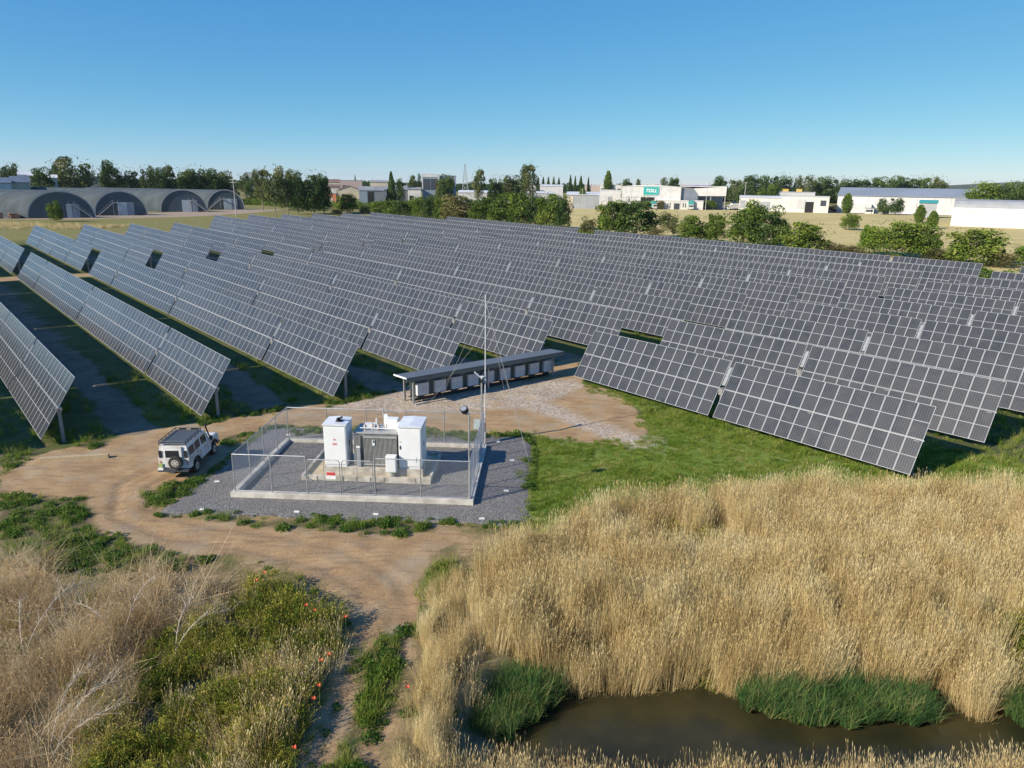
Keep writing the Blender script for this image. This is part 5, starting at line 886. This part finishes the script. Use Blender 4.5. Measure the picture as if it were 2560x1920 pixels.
# curved sheds
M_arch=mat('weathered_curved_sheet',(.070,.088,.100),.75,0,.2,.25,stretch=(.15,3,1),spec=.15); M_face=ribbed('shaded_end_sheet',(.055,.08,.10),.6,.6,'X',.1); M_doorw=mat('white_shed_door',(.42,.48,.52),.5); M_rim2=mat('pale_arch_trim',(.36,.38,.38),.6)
sheds=[((-158.5,237.1),(-142.3,247.2),3.4,8.6,'nearest curved iron shed with stairs on its right end','R',(.58,.66)),((-148.0,257.2),(-133.4,265.1),3.6,8.4,'second curved iron shed with a stair left of its white door','L',(.44,.62)),((-138.3,285.5),(-122.9,292.5),3.88,8.5,'third curved iron shed with a white door in the middle','R',(.46,.66)),((-131.5,312.9),(-117.6,318.6),3.92,8.3,'farthest curved iron shed with a white door','L',(.44,.66))]
for (p0,p1,z,h,lab,stair,dr) in sheds:
    a_,W=frame2(*p0,*p1); g=empty('curved_shed',(*p0,z-.05),a_,label=lab,cat='shed',group='curved corrugated sheds at the left'); N_=20
    # the barrel runs back and to the left
    arc=[(W/2-W/2*math.cos(math.pi*i/N_),h*math.sin(math.pi*i/N_)**.92) for i in range(N_+1)]
    LEN=75; sk=Vector((-math.sin(R(50)),math.cos(R(50)),0))
    mb=MB()
    for i in range(N_):
        for s_ in range(10):
            f0,f1=s_/10*LEN,(s_+1)/10*LEN; A_=[(arc[i][0]+sk.x*f0,sk.y*f0,arc[i][1]),(arc[i][0]+sk.x*f1,sk.y*f1,arc[i][1]),(arc[i+1][0]+sk.x*f1,sk.y*f1,arc[i+1][1]),(arc[i+1][0]+sk.x*f0,sk.y*f0,arc[i+1][1])]; mb.poly(A_)
    mb.build('curved_roof',M_arch,g)
    mb=MB(); mb.poly([(x,.15,z_) for x,z_ in arc]); mb.build('end_wall',M_face,g)
    mb=MB()
    for i in range(N_): mb.bar((arc[i][0],0,arc[i][1]),(arc[i+1][0],0,arc[i+1][1]),.35,.22,up=(0,1,0))
    mb.build('arch_trim',M_rim2,g)
    MB().box(W*dr[0],W*dr[1],-.1,.13,0,4.6).build('door',M_doorw,g); MB().box(W*dr[1]+.05,W*dr[1]+2.2,-.05,.12,0,4.6).build('door',PAL['steelblue'],g)
    s_=1 if stair=='R' else -1; bx=W*(.70 if stair=='R' else .36); st=MB()
    st.bar((bx,-1.2,4.4),(bx+s_*5.0,-1.2,.1),.12,.3); st.bar((bx,-.3,4.4),(bx+s_*5.0,-.3,.1),.12,.3); st.bar((bx,-1.2,5.3),(bx+s_*5.0,-1.2,1.0),.08); st.box(min(bx,bx-s_*1.6),max(bx,bx-s_*1.6),-1.3,-.1,4.35,4.5)
    for q in (0,1.6): st.bar((bx-s_*q,-1.2,0),(bx-s_*q,-1.2,5.4),.12)
    for q in range(9): f=q/9; st.bar((bx+s_*5*f,-1.2,4.4-4.3*f),(bx+s_*5*f,-.3,4.4-4.3*f),.25,.05)
    st.build('staircase',PAL['greyl'],g)
M_wood=mat('stacked_timber',(.24,.13,.08),.85,0,.3,1)
for i,(x,y,w,h_) in enumerate(((-172.5,230.0,5,2.4),(-166.5,233.5,4,1.8),(-161.8,235.6,2.6,1.2))):
    g=tag(MB().box(-w/2,w/2,-1.2,1.2,0,h_).box(-w/2-.3,w/2-.6,-1.0,1.0,h_+.003,h_+.4).build('timber_stack',M_wood),'brown timber stack left of the first curved shed, '+('tallest','middle','lowest')[i]+' one','timber stack'); g.location=(x,y,terr(x,y)); g.rotation_euler=(0,0,R(30+i*7))
M_cont=mat('faded_red_container',(.42,.10,.08),.6,0,.12,.5)
for i,(x,t) in enumerate(((-94.5,'left'),(-84.0,'middle'),(-79.0,'right'))):
    g=tag(MB().box(0,(4.6,3.2,4.0)[i],0,2.5,0,3.2).build('shipping_container',M_cont),f'faded red container before the dark warehouse hall, {t} one','container','red containers before the dark hall'); g.location=(x,409,3.9); g.rotation_euler=(0,0,R(10))
def car(x,y,rz,label,m_):
    g=empty('parked_car',(x,y,terr(x,y)+.05),rz,label=label,cat='car'); MB().prism([(-2.2,.35),(-2.2,.85),(-1.3,.95),(-.7,1.42),(.9,1.42),(1.5,.95),(2.2,.85),(2.2,.35)],-.85,.85,axis='Y').build('body',m_,g)
    for xx in (-1.4,1.4):
        for yy in (-.87,.70): MB().tube((xx,yy,.32),(xx,yy+.17,.32),.32,n=12).build('wheel',M_tyre,g)
    MB().box(-.9,1.0,-.862,-.853,.98,1.35).build('side_window',M_win,g)
car(52.0,372.0,-.15,'white car on the road left of the big paddock tree',M_white); car(-121.5,425,-.05,'blue parked car left of the red brick annex',PAL['steelblue']); car(-128.5,428,.1,'white parked car left of the blue one',M_white)
# lattice tower, poles
g=empty('lattice_tower',(-40.2,598.6,3.9),0,label='slender steel lattice tower on the skyline beside gum trees',cat='tower'); mb=MB(); HTW=27
for s1 in (-1,1):
    for s2 in (-1,1): mb.bar((s1*3,s2*3,0),(s1*.3,s2*.3,HTW),.3)
for i in range(8):
    f0,f1=i/8,(i+1)/8; w0,w1=3-2.7*f0,3-2.7*f1
    for s in (-1,1): mb.bar((-w0,s*w0,f0*HTW),(w1,s*w1,f1*HTW),.18); mb.bar((w0,s*w0,f0*HTW),(-w1,s*w1,f1*HTW),.18)
mb.build('lattice',M_galv,g)
for (x,y,z,h,lab,arms) in ((-71,300,3.9,0,'',0),(-100.0,262,3.5,13.5,'timber power pole with twin crossarms above the curved sheds',2),(-69.2,472.6,3.9,13,'slim pole right of the dark warehouse hall',0),(34.8,377.3,3.9,10.5,'tall thin pole at the left paddock edge',0),(84.0,372.0,3.9,13.5,'slim street light before the depot office, left one',1),(97.0,372.0,3.9,13.0,'slim street light before the depot canopy, right one',1),(125,400,3.9,15,'power pole between the depot and the roller door unit',1),(178,372,3.9,8,'thin pole in front of the roller door units',0),(-79,411,3.9,15,'white pole before the dark warehouse hall',0),(-33.0,290,3.6,0,'',0)):
    if not h: continue
    g=empty('utility_pole',(x,y,z-.1),0,label=lab,cat='pole'); MB().tube((0,0,0),(0,0,h),.16,.11,n=8).build('pole',M_postg,g)
    for i in range(arms): MB().bar((-1.3,0,h-.4-i*1.0),(1.3,0,h-.4-i*1.0),.14).build('crossarm',M_postg,g)
# ------------------------------------------------------------ trees
M_bark=mat('grey_bark',(.24,.20,.16),.9,0,.25,2)
TL_={'dense':leafmat('foliage_dark',[(0,(0.025,0.052,0.020)),(.5,(0.061,0.108,0.033)),(.8,(0.107,0.165,0.048)),(1,(0.178,0.226,0.074))],.15,.12),
'gum':leafmat('foliage_gum',[(0,(0.050,0.074,0.031)),(.5,(0.120,0.152,0.055)),(.8,(0.194,0.214,0.081)),(1,(0.310,0.278,0.128))],.15,.12),
'round':leafmat('foliage_green',[(0,(0.042,0.079,0.018)),(.45,(0.109,0.174,0.034)),(.8,(0.198,0.268,0.047)),(1,(0.335,0.357,0.086))],.2,.12),
'olive':leafmat('foliage_olive',[(0,(0.070,0.074,0.031)),(.5,(0.157,0.151,0.058)),(1,(0.282,0.253,0.111))],.15,.12),
'lime':leafmat('foliage_lime',[(0,(0.054,0.109,0.019)),(.5,(0.132,0.232,0.031)),(1,(0.264,0.357,0.054))],.25,.12)}
TL_['pine']=TL_['dense'];TL_['poplar']=TL_['round'];TL_['shrub']=TL_['olive']
def crown(kind,seed):
    """unit crown: width 1 (radius .5), height 1 from z=0"""
    rs=np.random.RandomState(seed); parts=[]
    if kind in('pine','poplar'):
        for i in range(26):
            z=.06+.9*i/25; r=(.46*(1-z)**.8+.03) if kind=='pine' else .46*math.sin(math.pi*min(1,z*.85+.12))**.7
            a_=rs.rand()*6.28; 
            for j in range(3):
                a2=a_+j*2.1; v,f,t=leaves(60,r*.6,.06,0,.036,rs=rs,shell=.3,t0=.25,t1=.75); v=v+np.array([math.cos(a2)*r*.5,math.sin(a2)*r*.5,z]); parts.append((v,f,t+(rs.rand()-.5)*.2))
    else:
        nl={'dense':26,'round':28,'gum':20,'olive':26,'lime':24,'shrub':16}[kind]; open_=kind=='gum'
        for i in range(nl):
            th=rs.rand()*6.28; 
            zz=.15+.72*rs.rand(); rad=.34*math.sin(math.pi*min(.98,zz*.8+.15))**.6*(.5+.6*rs.rand()); s=(.12 if open_ else .14)*(.6+.8*rs.rand())
            v,f,t=leaves(150 if not open_ else 140,s,s*.8,0,.023,rs=rs,shell=.5,t0=.25,t1=.9)
            v=v+np.array([math.cos(th)*rad,math.sin(th)*rad,min(zz,1-s*.8)]); parts.append((v,f,t+(rs.rand()-.5)*.4))
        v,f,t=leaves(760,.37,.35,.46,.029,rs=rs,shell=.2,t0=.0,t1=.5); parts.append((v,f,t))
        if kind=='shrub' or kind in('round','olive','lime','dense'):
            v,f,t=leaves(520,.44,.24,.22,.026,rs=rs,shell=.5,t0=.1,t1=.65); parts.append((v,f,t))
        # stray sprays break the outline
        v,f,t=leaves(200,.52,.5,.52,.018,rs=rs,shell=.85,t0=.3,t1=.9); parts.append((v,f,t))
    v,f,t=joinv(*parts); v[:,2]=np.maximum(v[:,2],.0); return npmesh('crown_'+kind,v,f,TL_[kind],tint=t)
CR={}
def trunk_mesh(seed):
    rs=random.Random(seed); mb=MB(); mb.path([(0,0,-.02),(.01,.0,.2),(rs.uniform(-.02,.02),0,.5),(0,0,.8)],.028,6,.3)
    for i in range(6):
        a_=rs.uniform(0,6.28); z=rs.uniform(.18,.5); mb.path([(0,0,z),(.12*math.cos(a_),.12*math.sin(a_),z+.15),(.26*math.cos(a_),.26*math.sin(a_),z+.28)],.014,5,.3)
    return mb.mesh('trunk',M_bark)
TM_=[trunk_mesh(i) for i in range(3)]
DESC={'dense':'dark bushy tree','gum':'open grey green gum tree','pine':'dark pointed conifer','poplar':'narrow upright green tree','round':'full rounded green tree','olive':'dull olive leafy tree','lime':'bright yellow green tree','shrub':'low olive shrub'}
ti=0
for rp,l_ in TREES:
    cnt={}
    tot={}
    for t_ in l_: tot[t_[5]]=tot.get(t_[5],0)+1
    for (x,y,z,h,w,kd) in l_:
        cnt[kd]=cnt.get(kd,0)+1; key=(kd,ti%4); ti+=1
        if key not in CR: CR[key]=crown(kd,ti*7+3)
        lab=f'{DESC[kd]} {rp}'+(f', {ORD[cnt[kd]-1]} such from left' if tot[kd]>1 else '')
        g=empty('shrub' if kd=='shrub' else 'tree',(x,y,z-.1),rnd.uniform(0,6.28),label=lab,cat='shrub' if kd=='shrub' else 'tree',group='trees '+rp)
        low={'shrub':.0,'round':.06,'dense':.06,'olive':.04,'lime':.03,'gum':.16,'pine':.05,'poplar':.03}[kd]
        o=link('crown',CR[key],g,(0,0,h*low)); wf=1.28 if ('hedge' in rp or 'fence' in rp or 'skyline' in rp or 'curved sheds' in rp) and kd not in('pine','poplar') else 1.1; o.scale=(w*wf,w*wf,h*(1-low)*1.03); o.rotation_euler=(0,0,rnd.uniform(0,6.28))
        o=link('trunk',TM_[ti%3],g); s=max(w*.5,h*.45); o.scale=(s,s,h)
# low brush mass under the hedge trees and along the fence: uncountable undergrowth
ugP=[proto('undergrowth_clump',[leaves(220,1.6,1.0,.5,.16,rs=np.random.RandomState(s+140),flat=True,t0=.1,t1=.8)],TL_['round']) for s in range(3)]
def line_pts(pts,wid,dens,seed):
    rs=np.random.RandomState(seed); out=[]
    for (ax,ay),(bx,by) in zip(pts,pts[1:]):
        L=math.hypot(bx-ax,by-ay); m=int(L*wid*dens); t=rs.rand(m); o_=(rs.rand(m)-.5)*wid; out.append(np.stack([ax+(bx-ax)*t-(by-ay)/L*o_,ay+(by-ay)*t+(bx-ax)/L*o_],-1))
    return np.concatenate(out)
P=line_pts([NU(146,5),NU(146,-60),NU(146,-120),NU(148,-190),NU(120,-232)],10,.30,3); put('undergrowth_behind_fence',P,ugP,.6,1.3,151,hs=1.0)
P=line_pts([(-330,380),(-230,410),(-140,395),(-80,345),(-40,365)],26,.06,4); put('undergrowth_behind_sheds',P,ugP,1.2,2.6,153,hs=1.0)
P=line_pts([(110,640),(220,640),(330,600)],40,.03,6); put('distant_dark_scrub',P,[proto('distant_scrub_clump',[leaves(260,3,2.4,2,.35,rs=np.random.RandomState(s+160),t0=.0,t1=.6)],TL_['dense']) for s in range(2)],1.2,2.2,155,hs=1.0)
P=line_pts([(-900,900),(-300,1100),(300,1150),(1000,850)],160,.006,8); put('distant_town_woods',P,[proto('town_wood_clump',[leaves(240,7,3.4,2.2,.8,rs=np.random.RandomState(s+170),t0=.0,t1=.6,flat=True)],TL_['dense']) for s in range(2)],1.0,2.0,157,hs=1.0)
# low far hill on the right horizon
mb=MB(); mb.poly([(1500,3400,0),(1900,3300,52),(2300,3000,60),(2700,2600,40),(3000,2300,0),(2800,2900,0)]); 
hx=[];rsh=np.random.RandomState(3); V=[];F_=[]
for i in range(41):
    t=i/40; x=1100+2200*t; y=3600-1300*t; hh=46*math.sin(math.pi*t)**1.2*(.8+.2*math.sin(t*17))
    for j,(o_,f_) in enumerate(((-300,0),(-120,.6),(0,1),(200,.5),(420,0))): V.append((x+o_*-.5,y+o_,3.8+hh*f_))
for i in range(40):
    for j in range(4): F_.append((i*5+j,i*5+j+1,(i+1)*5+j+1,(i+1)*5+j))
me=bpy.data.meshes.new('hill'); me.from_pydata(V,[],F_); me.materials.append(mat('hill_scrub',(.06,.075,.05),.9,0,.3,.01)); tag(link('far_hill',me),kind='structure')

# ------------------------------------------------------------ air
M_haze=new_mat('haze'); n,l=nt(M_haze); n.remove(n['Principled BSDF']); pv=n.new('ShaderNodeVolumePrincipled'); pv.inputs['Color'].default_value=(.85,.92,1,1); pv.inputs['Density'].default_value=.000045; pv.inputs['Anisotropy'].default_value=.2
l.new(pv.outputs[0],n['Material Output'].inputs['Volume'])
MB().box(-5000,5000,-100,7000,-3.5,82).build('haze',M_haze,kind='stuff')
